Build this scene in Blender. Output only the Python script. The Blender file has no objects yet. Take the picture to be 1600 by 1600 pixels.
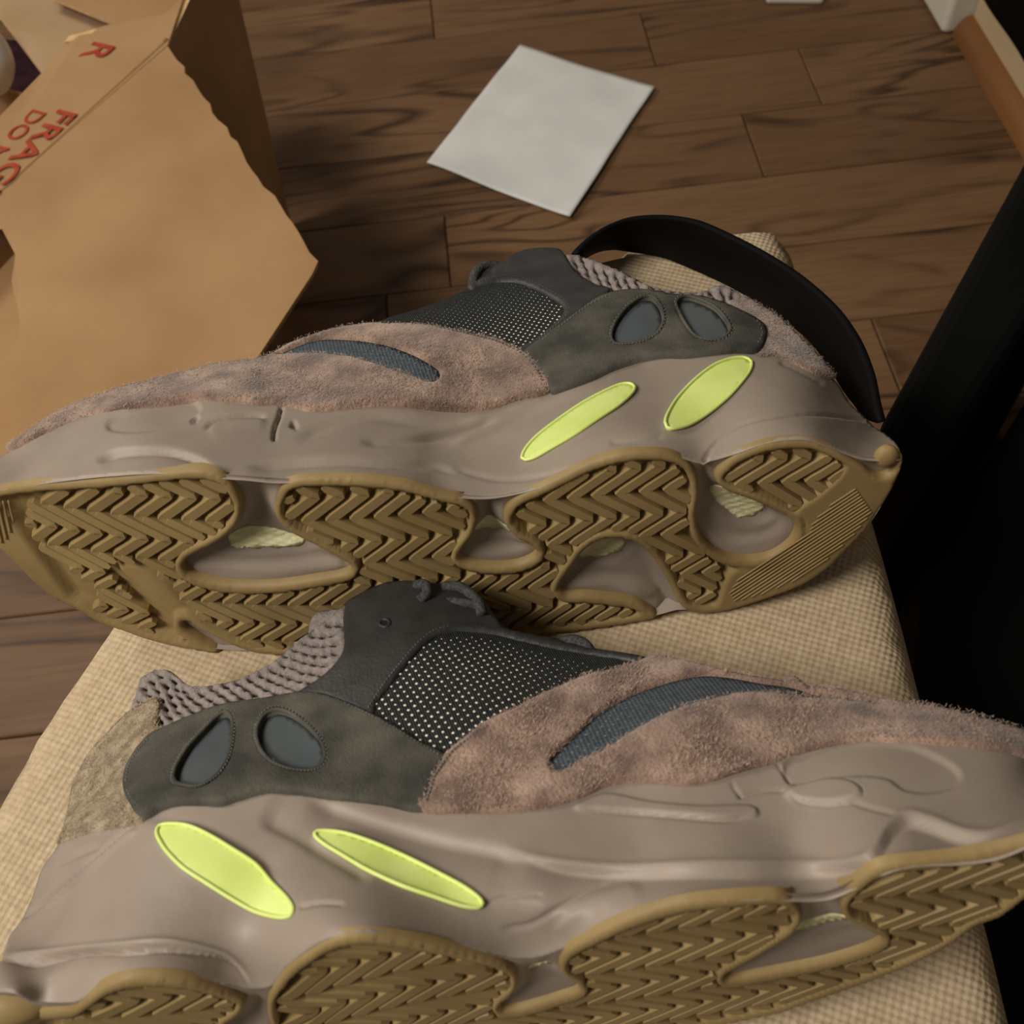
import bpy, math, random
import numpy as np
from mathutils import Vector, Matrix
from mathutils.geometry import delaunay_2d_cdt

random.seed(7)
rng = np.random.default_rng(7)
scene = bpy.context.scene
COL = scene.collection

# ------------------------------------------------------------------ camera
FPX, PITCH, CAMZ, SEATZ = 1600.0, math.radians(56.8), 0.85, 0.49
_vp = np.array([-288.0, 2425.0]); _vp /= np.linalg.norm(_vp)
_r = np.array([1.0, 0, 0]); _u = np.array([0, math.sin(PITCH), math.cos(PITCH)])
CF = np.array([0, math.cos(PITCH), -math.sin(PITCH)])
CR = _vp[1] * _r + _vp[0] * _u
CU = -_vp[0] * _r + _vp[1] * _u
CC = np.array([0, 0, CAMZ])
cd = bpy.data.cameras.new('camera'); cam = bpy.data.objects.new('camera', cd); COL.objects.link(cam)
cd.sensor_fit = 'HORIZONTAL'; cd.sensor_width = 36; cd.lens = 36; cd.clip_start = 0.02
m = Matrix.Identity(4)
for i in range(3):
    m[i][0], m[i][1], m[i][2], m[i][3] = CR[i], CU[i], -CF[i], CC[i]
cam.matrix_world = m
cd.dof.use_dof = True; cd.dof.focus_distance = 0.42; cd.dof.aperture_fstop = 20
scene.camera = cam

# ------------------------------------------------------------------ light
w = bpy.data.worlds.new('world'); scene.world = w; w.use_nodes = True
w.node_tree.nodes['Background'].inputs[0].default_value = (1.0, 0.95, 0.86, 1)
w.node_tree.nodes['Background'].inputs[1].default_value = 0.14

def area_lamp(name, loc, target, size, power, col):
    ld = bpy.data.lights.new(name, 'AREA'); ld.shape = 'DISK'; ld.size = size; ld.energy = power; ld.color = col
    o = bpy.data.objects.new(name, ld); COL.objects.link(o); o.location = loc
    o.rotation_euler = (Vector(target) - Vector(loc)).to_track_quat('-Z', 'Y').to_euler()
    return o
area_lamp('near_lamp', (-0.74, -0.12, 1.58), (0, 0.3, 0.4), 0.5, 15.5, (1.0, 0.945, 0.85))
area_lamp('far_floor_fill', (-1.3, 1.3, 1.6), (0.2, 1.0, 0.0), 0.5, 13.5, (1.0, 0.93, 0.82))  # added fill to brighten the far floor, not an actual lamp in the room

vs = scene.view_settings
scene.display_settings.display_device = 'sRGB'
vs.view_transform = 'Standard'; vs.look = 'None'; vs.gamma = 1.0; vs.use_curve_mapping = False
vs.exposure = 0.0

# ------------------------------------------------------------------ pixel rays -> points on real surfaces
def ray(p):
    p = np.asarray(p, float)
    d = (p[..., 0:1] - 800) * CR + (800 - p[..., 1:2]) * CU + FPX * CF
    return d / np.linalg.norm(d, axis=-1, keepdims=True)
def atz(p, z):
    d = ray(p); return CC + d * ((z - CAMZ) / d[..., 2:3])
def atx(p, x):
    d = ray(p); return CC + d * ((x - CC[0]) / d[..., 0:1])
def proj(X):
    v = np.asarray(X) - CC; q = v @ CF
    return np.stack([800 + FPX * (v @ CR) / q, 800 - FPX * (v @ CU) / q], -1)

# ------------------------------------------------------------------ 2D helpers
def spline(pts, step, closed=True):
    P = np.asarray(pts, float); n = len(P); out = []
    rngk = range(n) if closed else range(n - 1)
    for i in rngk:
        if closed: a, b, c, d = P[(i-1) % n], P[i], P[(i+1) % n], P[(i+2) % n]
        else: a, b, c, d = P[max(i-1, 0)], P[i], P[i+1], P[min(i+2, n-1)]
        L = np.linalg.norm(c - b); k = max(1, int(round(L / step)))
        # limit tangents so uneven spacing does not overshoot
        tb = (c - a); td = (d - b)
        tb = tb / (np.linalg.norm(tb) + 1e-9) * L; td = td / (np.linalg.norm(td) + 1e-9) * L
        for j in range(k):
            t = j / k; h1 = 2*t**3-3*t**2+1; h2 = t**3-2*t**2+t; h3 = -2*t**3+3*t**2; h4 = t**3-t**2
            out.append(h1*b + h2*tb*0.9 + h3*c + h4*td*0.9)
    if not closed: out.append(P[-1])
    return np.array(out)
def inside(p, poly):
    x, y = p[:, 0], p[:, 1]; r = np.zeros(len(p), bool)
    a = poly; b = np.roll(poly, -1, 0)
    for (x0, y0), (x1, y1) in zip(a, b):
        if y0 == y1: continue
        c = ((y0 > y) != (y1 > y)) & (x < (x1 - x0) * (y - y0) / (y1 - y0) + x0)
        r ^= c
    return r
def segdist(p, line, closed=False):
    """distance, signed side (+ = below / right of travel), 0..1 position along"""
    A = np.asarray(line, float)
    B = np.roll(A, -1, 0) if closed else A[1:]
    if not closed: A = A[:-1]
    best = np.full(len(p), 1e9); side = np.zeros(len(p)); pos = np.zeros(len(p))
    ln = np.linalg.norm(B - A, axis=1); cum = np.concatenate([[0], np.cumsum(ln)]); tot = cum[-1] + 1e-9
    for i in range(len(A)):
        d = B[i] - A[i]; L2 = d @ d + 1e-12
        t = np.clip(((p - A[i]) @ d) / L2, 0, 1)
        q = p - (A[i] + t[:, None] * d); dd = np.hypot(q[:, 0], q[:, 1])
        k = dd < best
        best[k] = dd[k]; side[k] = np.sign(d[0] * q[k, 1] - d[1] * q[k, 0]); pos[k] = (cum[i] + t[k] * ln[i]) / tot
    return best, side, pos
def sstep(x): x = np.clip(x, 0, 1); return x * x * (3 - 2 * x)

class TPS:
    def __init__(s, ctl, lam=1e-3):
        c = np.asarray(ctl, float); s.P = c[:, :2] / 1000; n = len(c)
        K = s.k(s.P, s.P) + lam * np.eye(n); Q = np.hstack([np.ones((n, 1)), s.P])
        M = np.block([[K, Q], [Q.T, np.zeros((3, 3))]])
        s.w = np.linalg.solve(M, np.concatenate([c[:, 2], np.zeros(3)]))
    def k(s, a, b):
        r2 = ((a[:, None] - b[None]) ** 2).sum(-1); return r2 * np.log(r2 + 1e-12) * .5
    def __call__(s, p):
        p = np.asarray(p, float) / 1000
        return s.k(p, s.P) @ s.w[:-3] + np.hstack([np.ones((len(p), 1)), p]) @ s.w[-3:]

# ------------------------------------------------------------------ materials
def srgb(r, g, b):
    f = lambda c: ((c / 255 + .055) / 1.055) ** 2.4 if c > 10 else c / 255 / 12.92
    return (f(r), f(g), f(b), 1)
MATS = {}
def mat(name, col, col2=None, rough=0.7, scale=40, bump=0.0, bscale=None, spec=0.3, detail=4, stretch=(1, 1, 1), sheen=0.0, contrast=(0.35, 0.65), rot=(0, 0, 0), bdist=0.001):
    if name in MATS: return MATS[name]
    mt = bpy.data.materials.new(name); mt.use_nodes = True; nt = mt.node_tree; N = nt.nodes; Lk = nt.links
    b = N['Principled BSDF']; b.inputs['Roughness'].default_value = rough; b.inputs['Specular IOR Level'].default_value = spec
    if sheen: b.inputs['Sheen Weight'].default_value = sheen
    tc = N.new('ShaderNodeTexCoord'); mp = N.new('ShaderNodeMapping'); mp.inputs['Scale'].default_value = stretch; mp.inputs['Rotation'].default_value = rot
    Lk.new(tc.outputs['Object'], mp.inputs[0])
    if col2 is None: b.inputs['Base Color'].default_value = col
    else:
        nz = N.new('ShaderNodeTexNoise'); nz.inputs['Scale'].default_value = scale; nz.inputs['Detail'].default_value = detail
        rp = N.new('ShaderNodeValToRGB'); rp.color_ramp.elements[0].position, rp.color_ramp.elements[1].position = contrast
        rp.color_ramp.elements[0].color = col; rp.color_ramp.elements[1].color = col2
        Lk.new(mp.outputs[0], nz.inputs[0]); Lk.new(nz.outputs['Fac'], rp.inputs[0]); Lk.new(rp.outputs[0], b.inputs['Base Color'])
    if bump:
        n2 = N.new('ShaderNodeTexNoise'); n2.inputs['Scale'].default_value = bscale or scale; n2.inputs['Detail'].default_value = 3
        bp = N.new('ShaderNodeBump'); bp.inputs['Strength'].default_value = bump; bp.inputs['Distance'].default_value = bdist
        Lk.new(mp.outputs[0], n2.inputs[0]); Lk.new(n2.outputs['Fac'], bp.inputs['Height']); Lk.new(bp.outputs[0], b.inputs['Normal'])
    MATS[name] = mt; return mt
def weave(mt, lx, ly, strength, dist, ang=0.0, mode='mul', axes=('X', 'Y')):
    """woven relief: product of two sine ribs in object space"""
    nt = mt.node_tree; N = nt.nodes; Lk = nt.links; b = N['Principled BSDF']
    tc = N.new('ShaderNodeTexCoord'); mp = N.new('ShaderNodeMapping'); mp.inputs['Rotation'].default_value = (0, 0, ang)
    Lk.new(tc.outputs['Object'], mp.inputs[0]); sx = N.new('ShaderNodeSeparateXYZ'); Lk.new(mp.outputs[0], sx.inputs[0])
    outs = []
    for ax, l in zip(axes, (lx, ly)):
        a = N.new('ShaderNodeMath'); a.operation = 'MULTIPLY'; a.inputs[1].default_value = 2 * math.pi / l
        s = N.new('ShaderNodeMath'); s.operation = 'SINE'; Lk.new(sx.outputs[ax], a.inputs[0]); Lk.new(a.outputs[0], s.inputs[0]); outs.append(s)
    c = N.new('ShaderNodeMath'); c.operation = 'MULTIPLY' if mode == 'mul' else 'ADD'
    Lk.new(outs[0].outputs[0], c.inputs[0]); Lk.new(outs[1].outputs[0], c.inputs[1])
    bp = N.new('ShaderNodeBump'); bp.inputs['Strength'].default_value = strength; bp.inputs['Distance'].default_value = dist
    Lk.new(c.outputs[0], bp.inputs['Height'])
    old = b.inputs['Normal'].links
    if old: Lk.new(old[0].from_socket, bp.inputs['Normal'])
    Lk.new(bp.outputs[0], b.inputs['Normal'])
    return mt

M_MID = mat('midsole_foam', srgb(140, 126, 114), srgb(153, 139, 126), rough=.48, scale=28, bump=.08, bscale=300, spec=.35)
M_GUM = mat('gum_rubber', srgb(136, 113, 73), srgb(153, 130, 87), rough=.55, scale=35, bump=.05, bscale=400, spec=.3)
M_SUEDE = mat('mauve_suede', srgb(106, 85, 75), srgb(172, 143, 125), rough=.95, scale=75, bump=.9, bscale=900, spec=.1, sheen=.3, detail=11, contrast=(.36, .66))
M_NAP = mat('suede_fibres', srgb(132, 108, 95), srgb(202, 175, 154), rough=.9, scale=700, spec=.1, sheen=.2, contrast=(.4, .75))
M_TANSUEDE = mat('heel_suede', srgb(126, 112, 92), srgb(168, 152, 128), rough=.95, scale=200, bump=.9, bscale=900, spec=.1, detail=7, contrast=(.38, .66))
M_TANNAP = mat('heel_suede_fibres', srgb(150, 130, 104), srgb(196, 176, 146), rough=.9, scale=700, spec=.1, contrast=(.4, .75))
M_QTR = mat('slate_nubuck', srgb(60, 59, 54), srgb(96, 92, 82), rough=.85, scale=55, bump=.35, bscale=1200, spec=.2, detail=7, contrast=(.35, .7))
M_LEATH = mat('charcoal_leather', srgb(46, 45, 45), srgb(58, 57, 55), rough=.5, scale=90, bump=.25, bscale=900, spec=.4)
M_MESH = weave(mat('charcoal_mesh', srgb(40, 42, 42), srgb(54, 56, 54), rough=.8, scale=600, spec=.2), .0011, .0011, .8, .0004, ang=.5)
M_DOT = mat('pale_mesh_dots', srgb(226, 220, 200), rough=.5, spec=.3)
M_BLUE = weave(mat('slate_blue_mesh', srgb(66, 72, 78), srgb(80, 86, 92), rough=.8, scale=500, spec=.2), .0019, .0019, .5, .0003, ang=.6)
M_BLUED = mat('pale_slate_thread', srgb(104, 112, 118), rough=.7, spec=.2)
M_COLLAR = mat('grey_mauve_mesh', srgb(126, 116, 113), srgb(150, 138, 132), rough=.9, scale=500, bump=.6, bscale=1500, spec=.15)
M_GEL = mat('slate_gel', srgb(72, 78, 81), srgb(84, 90, 93), rough=.38, scale=25, spec=.4)
M_YEL = mat('yellow_reflective', srgb(208, 224, 120), srgb(218, 232, 138), rough=.42, scale=60, spec=.4)
M_BOOST = mat('pale_foam', srgb(206, 200, 150), srgb(232, 226, 186), rough=.6, scale=180, bump=.6, bscale=260, spec=.3, stretch=(.4, 1, 1.4))
M_LINE = mat('dark_lining', srgb(38, 36, 35), rough=.9, spec=.1)
M_THREAD = mat('grey_thread', srgb(84, 82, 78), srgb(116, 112, 104), rough=.8, scale=300, spec=.2)
M_LACE = mat('charcoal_lace', srgb(52, 52, 52), srgb(80, 80, 78), rough=.9, scale=900, bump=.5, spec=.15)
M_FABRIC = weave(mat('beige_weave', srgb(178, 156, 126), srgb(194, 173, 143), rough=.9, scale=350, bump=.25, bscale=1500, spec=.12), .0034, .0034, .38, .0006, ang=math.radians(-63) + math.pi / 4)
M_WOODD = mat('dark_chair_wood', srgb(54, 36, 24), srgb(66, 44, 30), rough=.5, scale=20)
M_BLACK = mat('black_leather', srgb(9, 9, 8), rough=.7, spec=.12, scale=60)
M_BELT = mat('belt_leather', srgb(7, 6, 6), rough=.75, spec=.12)
M_PAPER = mat('white_paper', srgb(222, 220, 218), srgb(232, 230, 228), rough=.9, scale=14, spec=.1)
M_CARD = mat('kraft_cardboard', srgb(160, 124, 86), srgb(174, 138, 98), rough=.85, scale=9, spec=.15, bump=.1, bscale=120)
M_CARD2 = mat('pale_kraft', srgb(170, 140, 106), srgb(184, 154, 120), rough=.85, scale=9, spec=.15)
M_CARDE = mat('torn_kraft_edge', srgb(206, 168, 118), srgb(226, 192, 146), rough=.95, scale=160, spec=.1)
M_INK = mat('red_ink', srgb(152, 58, 42), srgb(172, 76, 56), rough=.8, scale=90, spec=.1)
M_WHITE = mat('white_paint', srgb(214, 206, 190), rough=.45, spec=.4)
M_BAG = mat('white_plastic', srgb(232, 230, 224), rough=.4, spec=.4)
M_BASEB = mat('cream_paint', srgb(196, 172, 136), rough=.5, spec=.3)
M_TRIMW = mat('brown_trim_wood', srgb(112, 72, 38), srgb(140, 94, 54), rough=.45, scale=14, stretch=(1, .12, 1), spec=.35)
M_CLOTH = mat('dark_purple_cloth', srgb(46, 24, 30), srgb(58, 34, 40), rough=.9, scale=60, spec=.1)
M_WALL = mat('wall_paint', srgb(196, 180, 156), rough=.8, spec=.2)

# ------------------------------------------------------------------ object helpers
def link(name, verts, faces, material, parent=None, smooth=True, kind=None):
    me = bpy.data.meshes.new(name); me.from_pydata([tuple(v) for v in verts], [], [tuple(int(i) for i in f) for f in faces])
    mats = material if isinstance(material, (list, tuple)) else [material]
    for q in mats: me.materials.append(q)
    if smooth: me.polygons.foreach_set('use_smooth', [True] * len(me.polygons))
    me.update()
    o = bpy.data.objects.new(name, me); COL.objects.link(o)
    if parent: o.parent = parent
    if kind: o['kind'] = kind
    return o
def thing(name, label, cat, loc=(0, 0, 0), group=None, rot=None):
    o = bpy.data.objects.new(name, None); COL.objects.link(o); o.location = loc; o.empty_display_size = .02
    if rot is not None: o.matrix_world = rot
    o['label'] = label; o['category'] = cat
    if group: o['group'] = group
    return o
def tag(o, label, cat, group=None):
    o['label'] = label; o['category'] = cat
    if group: o['group'] = group
    return o
def fillpoly(outline, sp, holes=()):
    """triangulate a polygon with interior points; returns uv, faces, boundary edges"""
    ol = np.asarray(outline, float); pts = [tuple(p) for p in ol]; n0 = len(pts)
    face = list(range(n0)); edges = []
    hs = []
    for h in holes:
        h = np.asarray(h, float); k = len(pts); pts += [tuple(p) for p in h]
        edges += [(k + i, k + (i + 1) % len(h)) for i in range(len(h))]; hs.append(h)
    lo, hi = ol.min(0), ol.max(0)
    gx = np.arange(lo[0], hi[0] + sp, sp); gy = np.arange(lo[1], hi[1] + sp, sp * .866)
    G = np.array([(x + (sp / 2 if j % 2 else 0), y) for j, y in enumerate(gy) for x in gx])
    G += rng.uniform(-.08, .08, G.shape) * sp
    k = inside(G, ol); G = G[k]
    if len(G):
        d, _, _ = segdist(G, ol, True); G = G[d > .55 * sp]
        for h in hs:
            if len(G) == 0: break
            near = (np.abs(G - h.mean(0)).max(1) < np.abs(h - h.mean(0)).max() + 2 * sp)
            bad = np.zeros(len(G), bool); idx = np.where(near)[0]
            if len(idx):
                bad[idx] = inside(G[idx], h) | (segdist(G[idx], h, True)[0] < .5 * sp)
            G = G[~bad]
    pts += [tuple(p) for p in G]
    vv, _, ff, _, _, _ = delaunay_2d_cdt([Vector(p) for p in pts], edges, [face], 1, 1e-4)
    uv = np.array([tuple(v) for v in vv]); F = np.array([list(f)[:3] for f in ff if len(f) == 3])
    if hs:
        c = uv[F].mean(1); bad = np.zeros(len(F), bool)
        for h in hs:
            near = np.where(np.abs(c - h.mean(0)).max(1) < np.abs(h - h.mean(0)).max() + sp)[0]
            if len(near): bad[near] |= inside(c[near], h)
        F = F[~bad]
    cnt = {}
    for a, b, c in F:
        for e in ((a, b), (b, c), (c, a)):
            k = (min(e), max(e)); cnt[k] = None if k in cnt else e
    bd = [e for e in cnt.values() if e]
    return uv, F, bd

class Shoe:
    def __init__(s, O, yaw, tilt, toe_side, ctl, edge, spring):
        y, t = math.radians(yaw), math.radians(tilt)
        s.O = np.array(O, float); s.L = np.array([math.cos(y), math.sin(y), 0])
        n = np.array([-math.sin(y), math.cos(y), 0]); z = np.array([0, 0, 1.0])
        s.H = math.cos(t) * n - math.sin(t) * z; s.W = math.sin(t) * n + math.cos(t) * z
        s.B = np.stack([s.L, s.H, s.W]); s.toe = toe_side; s.tilt = math.tan(t); s.spring = spring
        E = s.sole(np.array(edge, float))
        c = [(u, v, q) for (u, v), q in zip(edge, E[:, 2])] + list(ctl)
        s.f = TPS(c, 2e-5)
    def set_far(s, edge, bottom):
        a = s.sole(np.array(edge, float)); b = s.sole(np.array(bottom, float)); a = a[a[:, 0].argsort()]; b = b[b[:, 0].argsort()]; s.fa, s.fb = a, b
    def far(s, X, pad):
        we = np.interp(X[:, 0], s.fa[:, 0], s.fa[:, 2]); wb = np.interp(X[:, 0], s.fb[:, 0], s.fb[:, 2])
        return np.minimum(np.maximum(wb + .75 * np.maximum(we - X[:, 2], 0) + pad, pad + np.maximum(X[:, 1], 0) * s.tilt), X[:, 2] - .004)
    def loc(s, X): return (X - s.O) @ s.B.T
    def world(s, q): return s.O + np.asarray(q) @ s.B
    def hs(s, l):
        a, k, b, k2 = s.spring
        t = l * s.toe
        return k * np.maximum(t - a, 0) ** 2 + k2 * np.maximum(-t - b, 0) ** 2
    def sole(s, p):
        p = np.asarray(p, float); d = ray(p); h = np.zeros(len(p))
        for _ in range(8):
            o = s.O - CC; q = (CC + d * (((o @ s.H) + h) / (d @ s.H))[:, None] - s.O) @ s.B.T
            h = .5 * h + .5 * s.hs(q[:, 0])
        return q
    def side(s, p):
        p = np.asarray(p, float); d = ray(p); wv = s.f(p); o = s.O - CC
        return (CC + d * (((o @ s.W) + wv) / (d @ s.W))[:, None] - s.O) @ s.B.T
    def surf(s, kind, p):
        f = s.side if kind == 'side' else s.sole
        X = f(p); e = 1.0
        a = f(p + [e, 0]) - f(p - [e, 0]); b = f(p + [0, e]) - f(p - [0, e])
        n = np.cross(b, a); n /= np.linalg.norm(n, axis=1, keepdims=True) + 1e-12
        v = (CC - s.O) @ s.B.T - X
        n[(n * v).sum(1) < 0] *= -1
        return X, n

PXM = .00022
def patch(S, name, poly, material, parent, kind='side', off=.001, er=.0008, depth=.003, sp=6, disp=None, holes=(), closed_spline=True, step=None, obkind=None, keep=None):
    ol = spline(poly, step or sp) if closed_spline else np.asarray(poly, float)
    uv, F, bd = fillpoly(ol, sp, holes)
    if keep is not None:
        F = F[keep(uv[F].mean(1))]; cnt = {}
        for t in F:
            for e in ((t[0], t[1]), (t[1], t[2]), (t[2], t[0])):
                q = (min(e), max(e)); cnt[q] = None if q in cnt else e
        bd = [e for e in cnt.values() if e]
    X, N = S.surf(kind, uv)
    d, _, _ = segdist(uv, ol, True)
    for h in holes:
        near = np.where(np.abs(uv - np.asarray(h).mean(0)).max(1) < np.abs(np.asarray(h) - np.asarray(h).mean(0)).max() + 12)[0]
        if len(near): d[near] = np.minimum(d[near], segdist(uv[near], h, True)[0])
    o = np.full(len(uv), off)
    if er: 
        x = np.clip(1 - d * PXM / er, 0, 1); o = o - er * (1 - np.sqrt(1 - x * x * .98))
    if disp is not None: o = o + disp(uv, d)
    V = X + N * o[:, None]
    fn = np.cross(V[F[:, 1]] - V[F[:, 0]], V[F[:, 2]] - V[F[:, 0]]); fl = (fn * N[F[:, 0]]).sum(1) < 0
    F = F.copy(); F[fl] = F[fl][:, ::-1]
    faces = [tuple(f) for f in F]; verts = list(V)
    flip = fl.mean() > .5
    if depth:
        ids = sorted({i for e in bd for i in e}); mp = {}
        dep = depth(uv) if callable(depth) else np.full(len(uv), depth)
        for i in ids: mp[i] = len(verts); verts.append(V[i] - N[i] * dep[i])
        for a, b in bd:
            q = (b, a, mp[a], mp[b]); faces.append(q[::-1] if flip else q)
    return link(name, verts, faces, material, parent, kind=obkind)

# displacement features --------------------------------------------------
def feats(*fs):
    def f(uv, d):
        o = np.zeros(len(uv))
        for q in fs: o += q(uv)
        return o
    return f
def groove(line, depth, width):
    L = spline(line, 6, False)
    def f(uv):
        d, s, p = segdist(uv, L); return -depth * np.exp(-(d / width) ** 2) * sstep(np.minimum(p, 1 - p) * 8 + .05)
    return f
def stepf(line, h, width, fall, sgn=1):
    """raise the + side next to the line, fading out over `fall` pixels"""
    L = spline(line, 8, False)
    def f(uv):
        d, s, p = segdist(uv, L); sd = d * s * sgn
        return h * .5 * (1 + np.tanh(sd / width)) * np.exp(-np.maximum(sd, 0) / fall) * sstep(np.minimum(p, 1 - p) * 7) * (d < fall * 5)
    return f
def plateau(poly, h, edge):
    L = spline(poly, 5)
    def f(uv):
        o = np.zeros(len(uv)); lo, hi = L.min(0) - edge * 2, L.max(0) + edge * 2
        k = np.where(((uv > lo) & (uv < hi)).all(1))[0]
        if len(k):
            d, _, _ = segdist(uv[k], L, True); sd = np.where(inside(uv[k], L), d, -d); o[k] = h * sstep(sd / edge * .5 + .5)
        return o
    return f
def wob(scale, amp, seed=0):
    r = np.random.default_rng(seed); K = r.normal(size=(10, 2)) / scale; ph = r.uniform(0, 6.28, 10)
    return lambda uv: amp * np.sin(uv @ K.T + ph).mean(1) * 2

def tube(name, P, r, material, parent, n=8, closed=False, up=None):
    P = np.asarray(P, float); k = len(P); verts = []; faces = []
    r = np.broadcast_to(r, (k,))
    for i in range(k):
        a = P[(i - 1) % k] if (closed or i) else P[i]; b = P[(i + 1) % k] if (closed or i < k - 1) else P[i]
        t = b - a; t /= np.linalg.norm(t) + 1e-12
        ref = np.array([0, 0, 1.0]) if up is None else np.asarray(up[i] if np.ndim(up) > 1 else up)
        x = np.cross(ref, t); x /= np.linalg.norm(x) + 1e-12; y = np.cross(t, x)
        for j in range(n):
            q = 2 * math.pi * j / n; verts.append(P[i] + r[i] * (math.cos(q) * x + math.sin(q) * y))
    for i in range(k if closed else k - 1):
        for j in range(n):
            a, b = i * n + j, i * n + (j + 1) % n; c, d = ((i + 1) % k) * n + (j + 1) % n, ((i + 1) % k) * n + j
            faces.append((a, b, c, d))
    if not closed: faces += [tuple(range(n))[::-1], tuple(range((k - 1) * n, k * n))]
    return link(name, verts, faces, material, parent)
def ring(S, name, poly, r, off, material, parent, kind='side', sp=6, disp=None):
    ol = spline(poly, sp); X, N = S.surf(kind, ol)
    if disp is not None: off = off + disp(ol, None)[:, None]
    return tube(name, X + N * off, r, material, parent, 8, True, up=N)
def stitches(S, name, line, material, parent, off=.0012, gap=9, ln=.0013, r=.00028, closed=False):
    L = spline(line, gap, closed); X, N = S.surf('side', L); verts = []; faces = []
    k = len(X)
    for i in range(k if closed else k - 1):
        a = X[i] + N[i] * off; t = X[(i + 1) % k] - X[i]; t /= np.linalg.norm(t) + 1e-9; s = np.cross(N[i], t)
        b0 = len(verts)
        for e, hgt in ((-.5, -.0004), (-.3, .0002), (.3, .0002), (.5, -.0004)):
            for q in (-1, 1): verts.append(a + t * ln * e + s * r * q + N[i] * hgt)
        for e in range(3): faces.append((b0 + 2*e, b0 + 2*e + 2, b0 + 2*e + 3, b0 + 2*e + 1))
    return link(name, verts, faces, material, parent, kind='stuff')
def nap(S, name, poly, material, parent, count, off=.0012, ln=(.0006, .0016), wd=.00011, holes=(), edge=True, drift=(-.4, .6)):
    ol = spline(poly, 8); lo, hi = ol.min(0), ol.max(0); P = rng.uniform(lo, hi, (count * 4, 2)); k = inside(P, ol)
    for h in holes: k &= ~inside(P, spline(h, 6))
    P = P[k][:count]
    if edge:
        E = np.concatenate([spline(q, 3.2) for q in (poly, *holes)]); ne = len(P); P = np.concatenate([P, E + rng.normal(0, 1.0, E.shape)])
    X, N = S.surf('side', P); n = len(P)
    a = rng.normal(0, 1, (n, 3)) + np.array([drift[0], drift[1], 0]); a -= (a * N).sum(1, keepdims=True) * N
    a /= np.linalg.norm(a, axis=1, keepdims=True)
    l = rng.uniform(*ln, n)[:, None]; s = np.cross(N, a) * wd
    rise = rng.uniform(.15, .8, n)[:, None]
    offs = np.full((n, 1), off - .0003)
    if edge: offs[ne:] -= .0009
    B = X + N * offs; Mi = B + (a * .55 + N * rise * .6) * l; T = B + (a * 1.0 + N * rise * .5) * l
    V = np.stack([B - s, B + s, Mi - s * .8, Mi + s * .8, T], 1).reshape(-1, 3)
    F = []
    for i in range(n):
        b = 5 * i; F += [(b, b+1, b+3), (b, b+3, b+2), (b+2, b+3, b+4)]
    return link(name, V, F, material, parent, kind='stuff')
def dots(S, name, poly, pitch, rad, material, parent, off, ang, fade):
    ol = spline(poly, 8); c = np.radians(ang)
    uv, _, _ = fillpoly(ol, 60); Q = S.side(uv); lo, hi = Q[:, :2].min(0) - .05, Q[:, :2].max(0) + .05
    R = np.array([[math.cos(c), math.sin(c)], [-math.sin(c), math.cos(c)]]); out = []
    n = int(.35 / pitch)
    base = Q[:, :2].mean(0); G = np.array([((i + (j % 2) * .5) * pitch, j * pitch * .56) for i in range(-n//2, n//2) for j in range(-n, n)]) @ R + base
    # find the pixel of each grid point lying on the side surface: invert by nearest sampling
    uvd, Fd, _ = fillpoly(ol, 4); Xd = S.side(uvd)
    for g in G:
        if not ((g > lo).all() and (g < hi).all()): continue
        d = ((Xd[:, :2] - g) ** 2).sum(1); i = d.argmin()
        if d[i] < (pitch * .5) ** 2: out.append((uvd[i], g))
    P = np.array([o[0] for o in out]); g = np.array([o[1] for o in out])
    X, N = S.surf('side', P); J = X.copy(); 
    # slide to the exact grid place in the tangent plane
    dl = np.zeros_like(X); dl[:, :2] = g - X[:, :2]; dl -= (dl * N).sum(1, keepdims=True) * N; X = X + dl
    V = []; F = []
    for i in range(len(P)):
        k = fade(P[i]); 
        if k < .15: continue
        r = rad * k * rng.uniform(.8, 1.15); t = np.cross(N[i], [0, 1, 0]); t /= np.linalg.norm(t); b = np.cross(N[i], t); b0 = len(V)
        for q in range(7): V.append(X[i] + N[i] * off + r * (math.cos(q * .8976) * t + math.sin(q * .8976) * b))
        V.append(X[i] + N[i] * (off + r * .5))
        F += [(b0 + q, b0 + (q + 1) % 7, b0 + 7) for q in range(7)]
    return link(name, V, F, material, parent, kind='stuff')
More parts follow.
